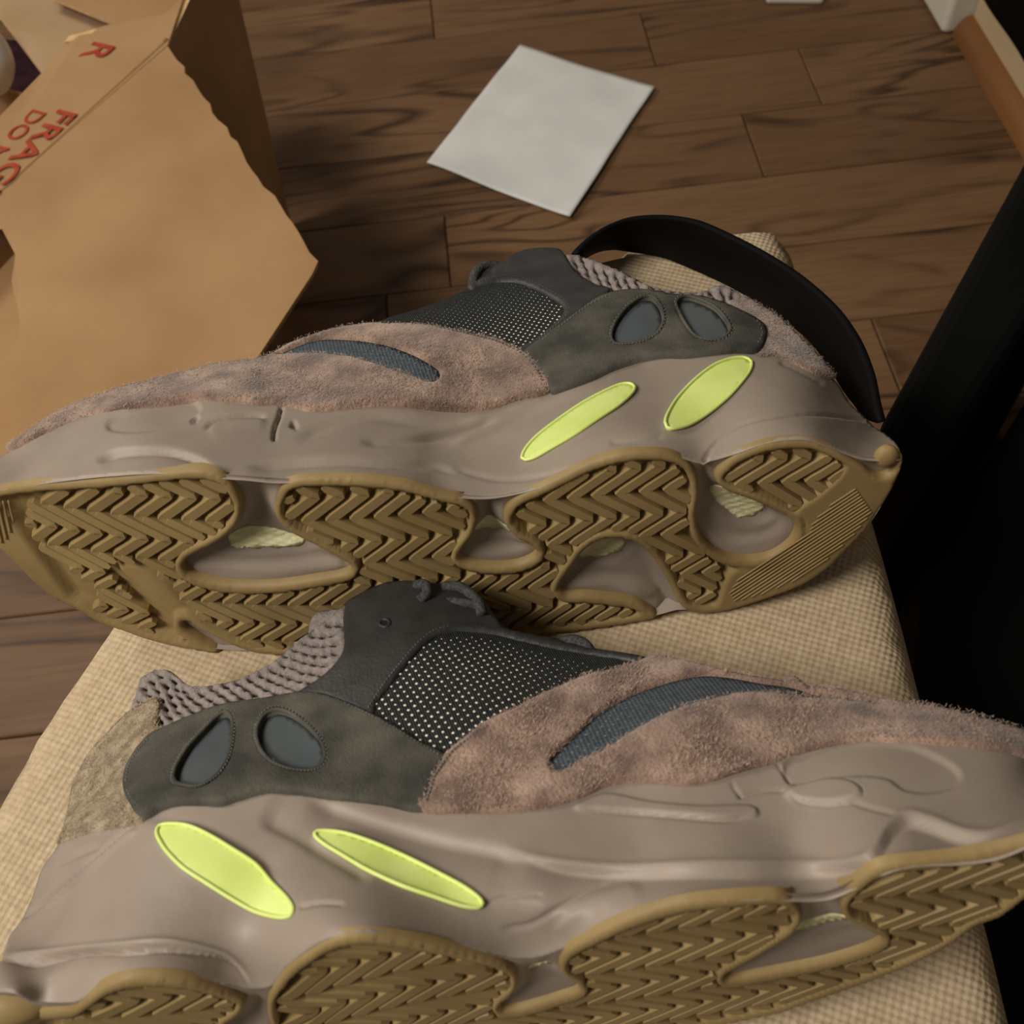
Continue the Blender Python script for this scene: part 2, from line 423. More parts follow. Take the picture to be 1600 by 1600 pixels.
def lugs(S, outsole, gum, rows_px, d, a, pitch, sgn, phase_px, clear, exclude, lrange, rrange=(-4, 9)):
    ol = spline(gum, 8); q = S.sole(np.array(rows_px, float)); co = np.polyfit(q[:, 0], q[:, 2], 3 if len(rows_px) > 6 else 2)
    l0 = S.sole(np.array([phase_px], float))[0, 0]; n = 0
    ex = [spline(e, 8) for e in exclude]
    for i in range(int((lrange[0] - l0) / pitch) - 1, int((lrange[1] - l0) / pitch) + 2):
        r = np.arange(rrange[0], rrange[1], .08); tri = np.abs((r + 1000) % 2 - 1); tri = 1 - tri
        l = l0 + i * pitch + sgn * a * tri; wv = np.polyval(co, np.clip(l, q[:, 0].min() - .01, q[:, 0].max() + .01)) - r * d
        P = np.stack([l, S.hs(l), wv], 1); px = proj(S.world(P))
        ok = inside(px, ol) & (segdist(px, ol, True)[0] > clear)
        for e in ex: ok &= ~inside(px, e)
        j = 0
        while j < len(r):
            if not ok[j]: j += 1; continue
            k = j
            while k < len(r) and ok[k]: k += 1
            if k - j >= 4:
                idx = np.arange(j, k); idx = idx[np.r_[True, np.abs(np.diff(r[idx][:-1], prepend=r[idx][0])) >= 0][:len(idx)]]
                Q = P[idx]
                hw = pitch * .29; V = []; F = []; m_ = len(Q)
                for s in range(m_):
                    t = Q[min(s + 1, m_ - 1)] - Q[max(s - 1, 0)]; t[1] = 0; t /= np.linalg.norm(t) + 1e-9
                    x = np.array([t[2], 0, -t[0]])
                    wdt = hw * (.6 if s in (0, m_ - 1) else 1)
                    for e, hh in ((-1, .0022), (-.72, -.0012), (.72, -.0012), (1, .0022)):
                        V.append(Q[s] + x * wdt * e + np.array([0, hh, 0]))
                for s in range(m_ - 1):
                    for e in range(3): F.append((4*s+e, 4*s+e+1, 4*s+e+5, 4*s+e+4))
                F += [(0, 1, 2, 3), tuple(4 * (m_ - 1) + z for z in (3, 2, 1, 0))]
                o = link('tread_lug', V, F, M_GUM, outsole, smooth=False); n += 1
            j = k
    return n
def core(S, name, poly, parent, wc, mats, hmid):
    ol = spline(poly, 14); uv, F, bd = fillpoly(ol, 16); X, N = S.surf('side', uv); d, _, _ = segdist(uv, ol, True)
    X = X - N * .004; cl = np.maximum(.013 + S.hs(X[:, 0]) - X[:, 1], 0); X[:, 1] += cl; X[:, 2] -= cl * 1.3; Y = X.copy(); Y[:, 2] = S.far(X, .004)
    n = len(X); fn = np.cross(X[F[:, 1]] - X[F[:, 0]], X[F[:, 2]] - X[F[:, 0]]); fl = (fn * N[F[:, 0]]).sum(1) < 0; F = F.copy(); F[fl] = F[fl][:, ::-1]
    faces = [tuple(f) for f in F] + [tuple(n + i for i in f[::-1]) for f in F]; flip = fl.mean() > .5
    for a, b in bd:
        q = (b, a, n + a, n + b); faces.append(q[::-1] if flip else q)
    V = np.concatenate([X, Y]); o = link(name, V, faces, mats, parent)
    c = np.array([V[list(f)].mean(0)[1] for f in faces]); o.data.polygons.foreach_set('material_index', (c < hmid).astype(np.int32)); o.data.update()
    return o
# ------------------------------------------------------------------ floor of wide oak planks
def wood():
    mt = bpy.data.materials.new('oak_plank'); mt.use_nodes = True; nt = mt.node_tree; N = nt.nodes; Lk = nt.links
    b = N['Principled BSDF']; b.inputs['Roughness'].default_value = .5; b.inputs['Specular IOR Level'].default_value = .25
    tc = N.new('ShaderNodeTexCoord'); oi = N.new('ShaderNodeObjectInfo')
    sc = N.new('ShaderNodeVectorMath'); sc.operation = 'SCALE'; sc.inputs[0].default_value = (37.0, 11.0, 5.0); Lk.new(oi.outputs['Random'], sc.inputs['Scale'])
    ad = N.new('ShaderNodeVectorMath'); ad.operation = 'ADD'; Lk.new(tc.outputs['Object'], ad.inputs[0]); Lk.new(sc.outputs[0], ad.inputs[1])
    def noise(scale, stretch, detail=3, dist=0.0):
        mp = N.new('ShaderNodeMapping'); mp.inputs['Scale'].default_value = stretch; Lk.new(ad.outputs[0], mp.inputs[0])
        n = N.new('ShaderNodeTexNoise'); n.inputs['Scale'].default_value = scale; n.inputs['Detail'].default_value = detail; n.inputs['Distortion'].default_value = dist
        Lk.new(mp.outputs[0], n.inputs[0]); return n.outputs['Fac']
    def math_(op, a, bb=None, clamp=False):
        q = N.new('ShaderNodeMath'); q.operation = op; q.use_clamp = clamp
        for i, v in enumerate((a, bb)):
            if v is None: continue
            if isinstance(v, (int, float)): q.inputs[i].default_value = v
            else: Lk.new(v, q.inputs[i])
        return q.outputs[0]
    def ramp(v, e):
        r = N.new('ShaderNodeValToRGB')
        r.color_ramp.elements[0].position, r.color_ramp.elements[0].color = e[0]
        r.color_ramp.elements[1].position, r.color_ramp.elements[1].color = e[1]
        Lk.new(v, r.inputs[0]); return r.outputs[0]
    def mix(f, a, c):
        x = N.new('ShaderNodeMix'); x.data_type = 'RGBA'; Lk.new(f, x.inputs[0])
        for i, v in ((6, a), (7, c)):
            if isinstance(v, tuple): x.inputs[i].default_value = v
            else: Lk.new(v, x.inputs[i])
        return x.outputs[2]
    field = noise(1.0, (1.4, 7.5, 1), 2, .7)
    fr = math_('FRACT', math_('MULTIPLY', field, 9.0))
    ringl = math_('SUBTRACT', 1.0, math_('MULTIPLY', math_('ABSOLUTE', math_('SUBTRACT', fr, .5)), 4.2), True)
    breakup = math_('MULTIPLY', math_('SUBTRACT', noise(1.0, (4, 11, 1), 3), .40), 5.0, True)
    ringl = math_('MULTIPLY', ringl, breakup)
    fine = ramp(noise(1.0, (14, 240, 1), 5), ((.42, (0, 0, 0, 1)), (.66, (1, 1, 1, 1))))
    base = mix(noise(1.0, (3, 9, 1), 4), srgb(122, 91, 63), srgb(160, 124, 90))
    tone = mix(oi.outputs['Random'], srgb(150, 132, 118), srgb(232, 226, 222))
    ml = N.new('ShaderNodeMix'); ml.data_type = 'RGBA'; ml.blend_type = 'MULTIPLY'; ml.inputs[0].default_value = .55; Lk.new(base, ml.inputs[6]); Lk.new(tone, ml.inputs[7])
    c = mix(math_('MULTIPLY', fine, .28), ml.outputs[2], srgb(76, 50, 31))
    c = mix(math_('MULTIPLY', ringl, .88), c, srgb(50, 33, 20))
    Lk.new(c, b.inputs['Base Color'])
    bp = N.new('ShaderNodeBump'); bp.inputs['Strength'].default_value = .25; bp.inputs['Distance'].default_value = .001; Lk.new(ringl, bp.inputs['Height']); bp.invert = True; Lk.new(bp.outputs[0], b.inputs['Normal'])
    return mt
M_OAK = wood()
M_GAP = mat('dark_gap', srgb(28, 18, 12), rough=.9, spec=.05)
floor = link('floor', [(-2.2, -1.2, -.02), (1.2, -1.2, -.02), (1.2, 2.6, -.02), (-2.2, 2.6, -.02), (-2.2, -1.2, -.0035), (1.2, -1.2, -.0035), (1.2, 2.6, -.0035), (-2.2, 2.6, -.0035)],
             [(4, 5, 6, 7), (3, 2, 1, 0), (0, 1, 5, 4), (1, 2, 6, 5), (2, 3, 7, 6), (3, 0, 4, 7)], M_GAP, smooth=False, kind='structure')
def plank(x0, x1, y0, y1):
    g, b = .0007, .0015; cx, cy = (x0 + x1) / 2, (y0 + y1) / 2
    V = []
    for z, i in ((-.0034, g), (-.0012, g), (0, g + b)):
        V += [(x0 + i - cx, y0 + i - cy, z), (x1 - i - cx, y0 + i - cy, z), (x1 - i - cx, y1 - i - cy, z), (x0 + i - cx, y1 - i - cy, z)]
    F = [(8, 9, 10, 11)] + [(k * 4 + i, k * 4 + (i + 1) % 4, k * 4 + 4 + (i + 1) % 4, k * 4 + 4 + i) for k in (0, 1) for i in range(4)]
    o = link('plank', V, F, M_OAK, floor, smooth=False); o.location = (cx, cy, 0)
pr = random.Random(5)
for k in range(-9, 14):
    y0 = .7535 + .1246 * k
    if k == 4: cuts = [-2.2, -1.35, -.52, .267, 1.2]
    elif k == 5: cuts = [-2.2, -.85, -.03, .9, 1.2]
    else:
        cuts = [-2.2]; x = -2.2 + pr.uniform(.3, 1.1)
        while x < 1.1: cuts.append(x); x += pr.uniform(.7, 1.25)
        cuts.append(1.2)
    for a, b in zip(cuts, cuts[1:]): plank(a, b, y0, y0 + .1246)

# ------------------------------------------------------------------ right wall with its trim
def box(name, lo, hi, material, parent=None, bev=.002, kind=None, seg=2):
    import bmesh
    bm = bmesh.new(); bmesh.ops.create_cube(bm, size=1)
    for v in bm.verts: v.co = [lo[i] + (v.co[i] + .5) * (hi[i] - lo[i]) for i in range(3)]
    if bev: bmesh.ops.bevel(bm, geom=bm.edges[:], offset=bev, segments=seg, affect='EDGES', profile=.5)
    me = bpy.data.meshes.new(name); bm.to_mesh(me); bm.free(); me.materials.append(material)
    o = bpy.data.objects.new(name, me); COL.objects.link(o)
    if parent: o.parent = parent
    if kind: o['kind'] = kind
    return o
box('wall_right', (.704, -1.2, 0), (.80, 2.6, 2.4), M_WALL, bev=0, kind='structure')
box('baseboard_right', (.69, -1.2, 0), (.704, 1.24, .075), M_BASEB, bev=.003, kind='structure')
# quarter-round shoe moulding
V = []; F = []; prof = [(.69, 0), (.669, 0)] + [(.69 - .021 * math.cos(a), .027 * math.sin(a)) for a in np.linspace(.15, math.pi / 2, 7)]
n = len(prof)
for y in (-1.2, 1.24): V += [(x, y, z) for x, z in prof]
F = [(i, (i + 1) % n, n + (i + 1) % n, n + i) for i in range(n)] + [tuple(range(n)), tuple(range(2 * n - 1, n - 1, -1))]
link('trim_1', V, F, M_TRIMW, smooth=False, kind='structure')
box('trim_2', (.655, 1.242, 0), (.715, 1.36, 2.1), M_WHITE, bev=.009, kind='structure', seg=4)

# black curtain hanging just above the baseboard
cz = atx(np.array([[1545, 8.0], [1598, 92]]), .672); V = []; F = []; ny = 60
for i in range(ny + 1):
    y = -.2 + (1.222 + .2) * i / ny; zb = cz[1, 2] + (cz[0, 2] - cz[1, 2]) * np.clip((y - cz[1, 1]) / (cz[0, 1] - cz[1, 1]), -1, 1.2)
    for k in range(9):
        z = zb + (2.0 - zb) * k / 8; x = .672 + .004 * math.sin(y * 42 + .6 * math.sin(y * 9)) * (.35 + .65 * k / 8); V += [(x - .0012, y, z), (x + .0012, y, z)]
st = 18
for i in range(ny):
    for k in range(8):
        a = i * st + k * 2; F += [(a, a + 2, a + 2 + st, a + st), (a + 1, a + 1 + st, a + 3 + st, a + 3)]
    F.append((i * st, i * st + st, i * st + st + 1, i * st + 1)); 
cur = link('curtain', V, F, M_BLACK); tag(cur, 'black curtain hanging along the right wall just above the cream baseboard', 'curtain')

# ------------------------------------------------------------------ chair with woven beige seat
seat_px = [(1640, 1760), (1600, 1600), (1560, 1440), (1510, 1262), (1460, 1100), (1420, 950), (1380, 810), (1320, 625), (1257, 440), (1249, 392), (1233, 357), (1195, 340), (1150, 341), (1100, 347), (1000, 368), (912, 396),
           (800, 455), (620, 570), (400, 725), (262, 838), (150, 970), (75, 1085), (0, 1200), (-60, 1310), (-110, 1450), (-150, 1620), (-130, 1780), (400, 1900), (1100, 1900)]
sp_ = atz(np.array(seat_px, float), SEATZ)[:, :2]
chair = thing('chair', 'upholstered chair with a beige woven seat carrying both sneakers', 'chair', (0, 0.2, 0))
ol = spline(sp_ * 1000, 6) / 1000 ; uv, F, bd = fillpoly(ol * 1000, 9); uv /= 1000
d, _, _ = segdist(uv, ol, True); R_ = .014; x = np.clip(1 - d / R_, 0, 1)
z = SEATZ - R_ * (1 - np.sqrt(1 - np.minimum(x, .999) ** 2))
V = [(a, b - .2, c) for (a, b), c in zip(uv, z)]; faces = [tuple(f) for f in F]
ids = sorted({i for e in bd for i in e}); m1 = {}; m2 = {}
cen = ol.mean(0)
for i in ids: m1[i] = len(V); V.append((uv[i][0], uv[i][1] - .2, SEATZ - .052))
for i in ids: m2[i] = len(V); V.append((uv[i][0] + (cen[0] - uv[i][0]) * .05, uv[i][1] + (cen[1] - uv[i][1]) * .05 - .2, SEATZ - .062))
for a, b in bd: faces += [(b, a, m1[a], m1[b]), (m1[b], m1[a], m2[a], m2[b])]
seat = link('seat', V, faces, M_FABRIC, chair)
box('seat_rail', (-.13, -.16, .385), (.125, .09, .4285), M_WOODD, chair, .004)
for lx, ly in ((-.12, -.15), (.115, -.15), (-.05, .07), (.115, .09)): box('leg', (lx - .018, ly - .018, 0), (lx + .018, ly + .018, .386), M_WOODD, chair, .004)

# ------------------------------------------------------------------ black sofa past the right side of the chair
sofa = thing('sofa', 'black leather sofa with a narrow arm running past the right of the chair', 'sofa', (.5, .5, 0))
def slab(name, poly, z0, z1, material, parent, off, bev=.01):
    import bmesh
    bm = bmesh.new(); vs_ = [bm.verts.new((x - off[0], y - off[1], z0 - off[2])) for x, y in poly]; f = bm.faces.new(vs_)
    if f.normal.z == 0: f.normal_update()
    r = bmesh.ops.extrude_face_region(bm, geom=[f])
    for v in [g for g in r['geom'] if isinstance(g, bmesh.types.BMVert)]: v.co.z = z1 - off[2]
    bmesh.ops.recalc_face_normals(bm, faces=bm.faces[:]); bmesh.ops.bevel(bm, geom=bm.edges[:], offset=bev, segments=3, affect='EDGES', profile=.5)
    me = bpy.data.meshes.new(name); bm.to_mesh(me); bm.free(); me.materials.append(material); o = bpy.data.objects.new(name, me); COL.objects.link(o)
    if parent: o.parent = parent
    return o
aL = atz(np.array([[1375, 664.0], [1602, 250]]), .40)[:, :2]; aF = atz(np.array([[1445, 764.0], [1602, 523]]), .40)[:, :2]
dl = (aL[1] - aL[0]) / np.linalg.norm(aL[1] - aL[0]); df = (aF[1] - aF[0]) / np.linalg.norm(aF[1] - aF[0])
aL0 = aL[0]; aF0 = aF[0]
slab('armrest', [aL0, aF0, aF0 + df * .42, aL0 + dl * .42], .0, .40, M_BLACK, sofa, (.5, .5, 0))
slab('seat_cushion', [aF0 + np.array([.012, -.012]), (.185, .16), (.182, -.25), (.64, -.25), (.64, .62), aF0 + df * .42 + np.array([.012, -.012])], .04, .345, M_BLACK, sofa, (.5, .5, 0), .012)

# ------------------------------------------------------------------ cardboard box
e_ = np.array([-.4876, -.8731, 0]); p_ = np.array([.8731, -.4876, 0]); BZ = .30
K0 = atz(np.array([258.0, 64]), BZ)
cbox = thing('cardboard_box', 'open brown cardboard box with red lettering and a torn flap on the floor', 'box', (-.42, .95, 0)); BO = np.array([-.42, .95, 0])
def jag(P, a, b, n, amp, seed):
    """replace the straight edge a-b by a ragged torn one"""
    r = random.Random(seed); q = []
    d = (P[b] - P[a]); s = np.cross(d, [0, 0, 1.0]); s /= np.linalg.norm(s)
    for i in range(1, n): q.append(P[a] + d * (i + r.uniform(-.25, .25)) / n + s * r.uniform(-amp, amp))
    return q
def board(name, pts, th, parent, mats=None, smooth=False):
    P = np.asarray(pts) - BO; n = len(P); c = np.zeros(3)
    for i in range(n): c += np.cross(P[i], P[(i + 1) % n])
    c /= np.linalg.norm(c)
    if c[2] < 0: c = -c
    V = list(P) + list(P - c * th); F = [tuple(range(n)), tuple(range(2 * n - 1, n - 1, -1))] + [(i, (i + 1) % n, n + (i + 1) % n, n + i) for i in range(n)]
    o = link(name, V, F, mats or [M_CARD, M_CARDE], parent, smooth=False)
    for i, f in enumerate(o.data.polygons): f.material_index = 1 if i >= 2 else 0
    return o
fz = lambda px, z: atz(np.array(px, float), z)
# big flap, hinged on the crease and hanging out almost level
fl = [fz((262, 72), BZ), fz((497, 408), BZ - .004), fz((488, 428), BZ - .004), fz((400, 562), BZ - .004), fz((60, 790), BZ - .004), fz((-20, 730), BZ - .004), fz((3, 598), BZ - .003), fz((26, 548), BZ - .002), fz((29, 490), BZ - .002), fz((18, 440), BZ - .001), fz((24, 398), BZ - .001), fz((0, 352), BZ), fz((-70, 360), BZ)]
P = [fl[0]] + jag(fl, 0, 1, 26, .0022, 3) + [fl[1], fl[2], fl[3], fl[4], fl[5], fl[6]] + jag(fl, 6, 7, 5, .002, 4) + [fl[7]] + jag(fl, 7, 8, 4, .0015, 5) + [fl[8], fl[9], fl[10], fl[11], fl[12]]
P = np.array(P); board('front_flap', P, .004, cbox)
# printed side with torn upper edge
tp = [fz((262, 70), BZ), fz((-75, 364), BZ + .0005), fz((-60, 235), BZ - .001), fz((0, 181), BZ), fz((66, 113), BZ), fz((104, 66), BZ), fz((128, 50), BZ + .003), fz((178, 36), BZ), fz((258, 22), BZ), fz((287, -6), BZ)]
board('printed_panel', tp, .0035, cbox)
tp2 = [fz((100, 66), BZ + .002), fz((108, 56), BZ + .004), fz((150, 45), BZ + .004), fz((170, 42), BZ + .001), fz((140, 58), BZ + .001)]
board('torn_edge', tp2, .001, cbox, [M_CARDE, M_CARDE])
board('under_flap', [fz((-60, 330), .262), fz((26, 352), .262), fz((60, 470), .262), fz((50, 640), .262), fz((-60, 640), .262)], .004, cbox)
# crease ridge
cr = np.array([K0 + (fz((-70, 362), BZ) - K0) * t + np.array([0, 0, -.0014]) for t in np.linspace(-.01, 1, 30)]) - BO
tube('crease', cr, .0030, M_CARD, cbox, 6)
# side flap standing open in shade
sf = np.array([fz((261, 76), BZ - .004), fz((348, -112), .30), fz((455, 351), .001), (fz((262, 74), BZ) * [1, 1, 0] + np.array([.03, -.03, .001]))])
board('side_flap', sf, .004, cbox)
# inner walls seen through the opening
board('inner_panel', [fz((-60, -20), .22), fz((0, 27), .22), fz((66, 114), .22), fz((140, 80), .215), fz((190, 36), .21), (fz((76, -2), .215)), fz((20, -40), .22)], .004, cbox, [M_CARD2, M_CARDE])
board('back_panel', [fz((60, -12), .24), fz((186, 40), .235), fz((280, 30), .235), fz((300, -30), .24), fz((290, -90), .25), fz((60, -90), .25)], .004, cbox)
for nm, a, b in (('front_wall', K0, K0 + e_ * .42), ('end_wall', K0 - p_ * .32, K0 - p_ * .005), ('back_wall', K0 - p_ * .32, K0 - p_ * .32 + e_ * .42)):
    h = BZ - .006 if nm == 'front_wall' else .19
    board(nm, [np.array([a[0], a[1], .001]), np.array([b[0], b[1], .001]), np.array([b[0], b[1], h]), np.array([a[0], a[1], h])], .004, cbox)
board('base', [K0 * [1, 1, 0] + [0, 0, .006], (K0 + e_ * .42) * [1, 1, 0] + [0, 0, .006], (K0 + e_ * .42 - p_ * .32) * [1, 1, 0] + [0, 0, .006], (K0 - p_ * .32) * [1, 1, 0] + [0, 0, .006]], .004, cbox)
def lettering(name, txt, px, size, stretch, parent, z=BZ + .0022, space=1.0):
    cu = bpy.data.curves.new(name, 'FONT'); cu.body = txt; cu.size = size; cu.extrude = .00015; cu.offset = size * .008; cu.space_character = space
    o = bpy.data.objects.new(name + '_tmp', cu); COL.objects.link(o); dg = bpy.context.evaluated_depsgraph_get(); me = bpy.data.meshes.new_from_object(o.evaluated_get(dg))
    bpy.data.objects.remove(o); bpy.data.curves.remove(cu); me.name = name; me.materials.clear(); me.materials.append(M_INK)
    q = bpy.data.objects.new(name, me); COL.objects.link(q); q.parent = parent; at = K0 + e_ * px[0] + p_ * px[1] + np.array([0, 0, z - BZ]) - BO
    M = Matrix.Identity(4)
    for i in range(3): M[i][0], M[i][1], M[i][2], M[i][3] = e_[i] * stretch, p_[i], (0, 0, 1)[i], at[i]
    q.matrix_local = M; return q
lettering('lettering', 'FRAGILE', (.120, -.0315), .030, 1.45, cbox)
lettering('lettering', 'DO NOT CRUSH', (.129, -.055), .0225, 1.25, cbox)
lettering('lettering', 'R', (.022, -.064), .036, 1.3, cbox)
# dark cloth and white bag inside the box
def lump(name, c, r, material, seed, squash=(1, 1, 1), amp=.18, n=24):
    V = []; F = []; K = np.random.default_rng(seed).normal(size=(8, 3)) * 2.2; ph = np.random.default_rng(seed + 1).uniform(0, 6, 8)
    for i in range(n + 1):
        for j in range(2 * n):
            a, b = math.pi * i / n, math.pi * j / n; v = np.array([math.sin(a) * math.cos(b), math.sin(a) * math.sin(b), math.cos(a)])
            s = 1 + amp * np.sin(K @ v + ph).mean() * 2; V.append(np.asarray(c) + v * r * s * np.asarray(squash))
    for i in range(n):
        for j in range(2 * n): F.append((i * 2 * n + j, (i + 1) * 2 * n + j, (i + 1) * 2 * n + (j + 1) % (2 * n), i * 2 * n + (j + 1) % (2 * n)))
    return link(name, V, F, material)
cl = fz((5, 120), .07); o = lump('cloth', cl + np.array([-.02, .0, -.02]), .085, M_CLOTH, 3, (1, 1, .45)); tag(o, 'dark purple cloth lying deep inside the open cardboard box', 'cloth')
o = lump('plastic_bag', fz((-27, 92), .235), .045, M_BAG, 8, (.6, .9, .9), .1); tag(o, 'white plastic bag standing in the left end of the cardboard box', 'bag')

# ------------------------------------------------------------------ sheet of paper on the floor
pc = atz(np.array([[667, 256], [890, 343], [1022, 140], [812, 72]], float), .002); n = 36; V = []; F = []
for j in range(n + 1):
    for i in range(n + 1):
        s, t = i / n, j / n; q = pc[0]*(1-s)*(1-t) + pc[1]*s*(1-t) + pc[2]*s*t + pc[3]*(1-s)*t
        ed = math.sin(s * 9 + 1) * .0014; q = q + np.array([0, ed, 0]) + np.array([math.sin(t * 7) * .0012, 0, 0])
        q[2] = .0022 + .0016 * math.sin(s * 6.5 + 2 * t) * math.sin(t * 5 + 1) + .0008 * abs(math.sin(s * 3 + t * 11)) + .004 * s ** 8 + .0012
        V.append(q)
V = np.array(V); m_ = len(V); V = np.concatenate([V, V - [0, 0, .0003]])
for j in range(n):
    for i in range(n):
        a = j * (n + 1) + i; f = (a, a + 1, a + n + 2, a + n + 1); F += [f, tuple(m_ + x for x in f[::-1])]
edge_ids = [i for i in range(n + 1)] + [k * (n + 1) + n for k in range(1, n + 1)] + [n * (n + 1) + i for i in range(n - 1, -1, -1)] + [k * (n + 1) for k in range(n - 1, 0, -1)]
for a, b in zip(edge_ids, edge_ids[1:] + edge_ids[:1]): F.append((b, a, m_ + a, m_ + b))
o = link('paper', V, F, M_PAPER); tag(o, 'blank white sheet of paper lying askew on the plank floor', 'paper')

# white rounded thing at the top edge of the picture
wl, wr = atz(np.array([[1196, 2.0], [1286, 3]]), .004); 
o = box('tray', (-.04, 0, 0), (.04, .12, .012), M_WHITE, None, .0055, seg=4); o.location = ((wl[0] + wr[0]) / 2, wl[1] - .012, .0); o.rotation_euler = (0, 0, math.atan2(wr[1] - wl[1], wr[0] - wl[0]))
tag(o, 'small white tray with rounded corners on the floor beyond the paper', 'tray')

# ------------------------------------------------------------------ belt standing on edge behind the far shoe
up_px = [(903, 401), (910, 392), (928, 374), (947, 360), (968, 349), (998, 343), (1042, 342), (1089, 350), (1150, 377), (1200, 404), (1251, 438), (1302, 485), (1336, 536), (1356, 590), (1366, 640), (1371, 662)]
lo_px = [(911, 411), (918, 403), (932, 396), (945, 393), (960, 392), (985, 396), (1032, 404), (1080, 423), (1130, 446), (1175, 471), (1217, 499), (1258, 530), (1290, 570), (1316, 612), (1334, 634), (1345, 650)]
U = spline(up_px, 12, False); Lw = spline(lo_px, 12, False)
def resamp(P, k):
    d = np.r_[0, np.cumsum(np.linalg.norm(np.diff(P, axis=0), axis=1))]; t = np.linspace(0, d[-1], k); return np.stack([np.interp(t, d, P[:, i]) for i in (0, 1)], 1)
k = 70; U = resamp(U, k); Lw = resamp(Lw, k)
zb = SEATZ + .001 + .012 * sstep((np.arange(k) / k - .45) / .5); bw = .034
Bt = np.stack([atz(Lw[i], zb[i]) for i in range(k)]); Tp = np.stack([atz(U[i], zb[i] + bw) for i in range(k)])
V = []; F = []
cen = np.array([.06, .30])
for i in range(k):
    t = Bt[min(i+1, k-1)] - Bt[max(i-1, 0)]; nrm = np.array([t[1], -t[0], 0]); nrm /= np.linalg.norm(nrm)
    if nrm[:2] @ (Bt[i][:2] - cen) < 0: nrm = -nrm
    o_ = nrm * .0038; mid = (Bt[i] + Tp[i]) / 2 - nrm * .0006
    dv = (Tp[i] - Bt[i]) * .04
    V += [Bt[i] + nrm*.001, Bt[i] + dv, mid, Tp[i] - dv, Tp[i] + nrm*.001, Tp[i] + o_ - nrm*.001, Tp[i] + o_ - dv, Bt[i] + o_ + dv, Bt[i] + o_ - nrm*.001]
for i in range(k - 1):
    for j in range(9): a, b = i*9+j, i*9+(j+1) % 9; F.append((a, b, b+9, a+9))
F += [tuple(range(8, -1, -1)), tuple(range((k-1)*9, k*9))]
o = link('belt', V, F, M_BELT); tag(o, 'black leather belt looped on its edge behind the farther sneaker', 'belt')
# ------------------------------------------------------------------ sneakers
def frame_matrix(S):
    M = Matrix.Identity(4)
    for i in range(3): M[i][0], M[i][1], M[i][2], M[i][3] = S.L[i], S.H[i], S.W[i], S.O[i]
    return M
def collar_holes(poly, rows, pitch, rx, ry, ang, jit=.12, margin=7):
    """staggered lens-shaped holes inside an outline, following `rows` (a guiding curve)"""
    ol = spline(poly, 8); G = spline(rows, 2, False); out = []
    seg = np.r_[0, np.cumsum(np.linalg.norm(np.diff(G, axis=0), axis=1))]; r = np.random.default_rng(11)
    for j in range(-6, 7):
        for i, s in enumerate(np.arange(0, seg[-1], pitch)):
            s = s + (pitch / 2 if j % 2 else 0)
            if s >= seg[-1]: continue
            q = np.array([np.interp(s, seg, G[:, 0]), np.interp(s, seg, G[:, 1])]); q2 = np.array([np.interp(s + 3, seg, G[:, 0]), np.interp(s + 3, seg, G[:, 1])])
            t = (q2 - q); t /= np.linalg.norm(t) + 1e-9; nn = np.array([-t[1], t[0]]); c = q + nn * j * pitch * .56 + r.normal(0, jit * 3, 2)
            a = ang + math.atan2(t[1], t[0]); k = r.uniform(.8, 1.15)
            E = np.array([c + k * (rx * math.cos(x) * np.array([math.cos(a), math.sin(a)]) + ry * math.sin(x) * np.array([-math.sin(a), math.cos(a)])) for x in np.linspace(0, 2 * math.pi, 9)[:-1]])
            if inside(E, ol).all() and segdist(E, ol, True)[0].min() > margin: out.append(E)
    return out
def mirror_mid(S, poly, parent, wc):
    ol = spline(poly, 12); uv, F, bd = fillpoly(ol, 14); X, N = S.surf('side', uv); X = X + N * .0005
    X[:, 2] = S.far(X, .002)
    link('midsole_far_wall', X, [tuple(f) for f in F], M_MID, parent)

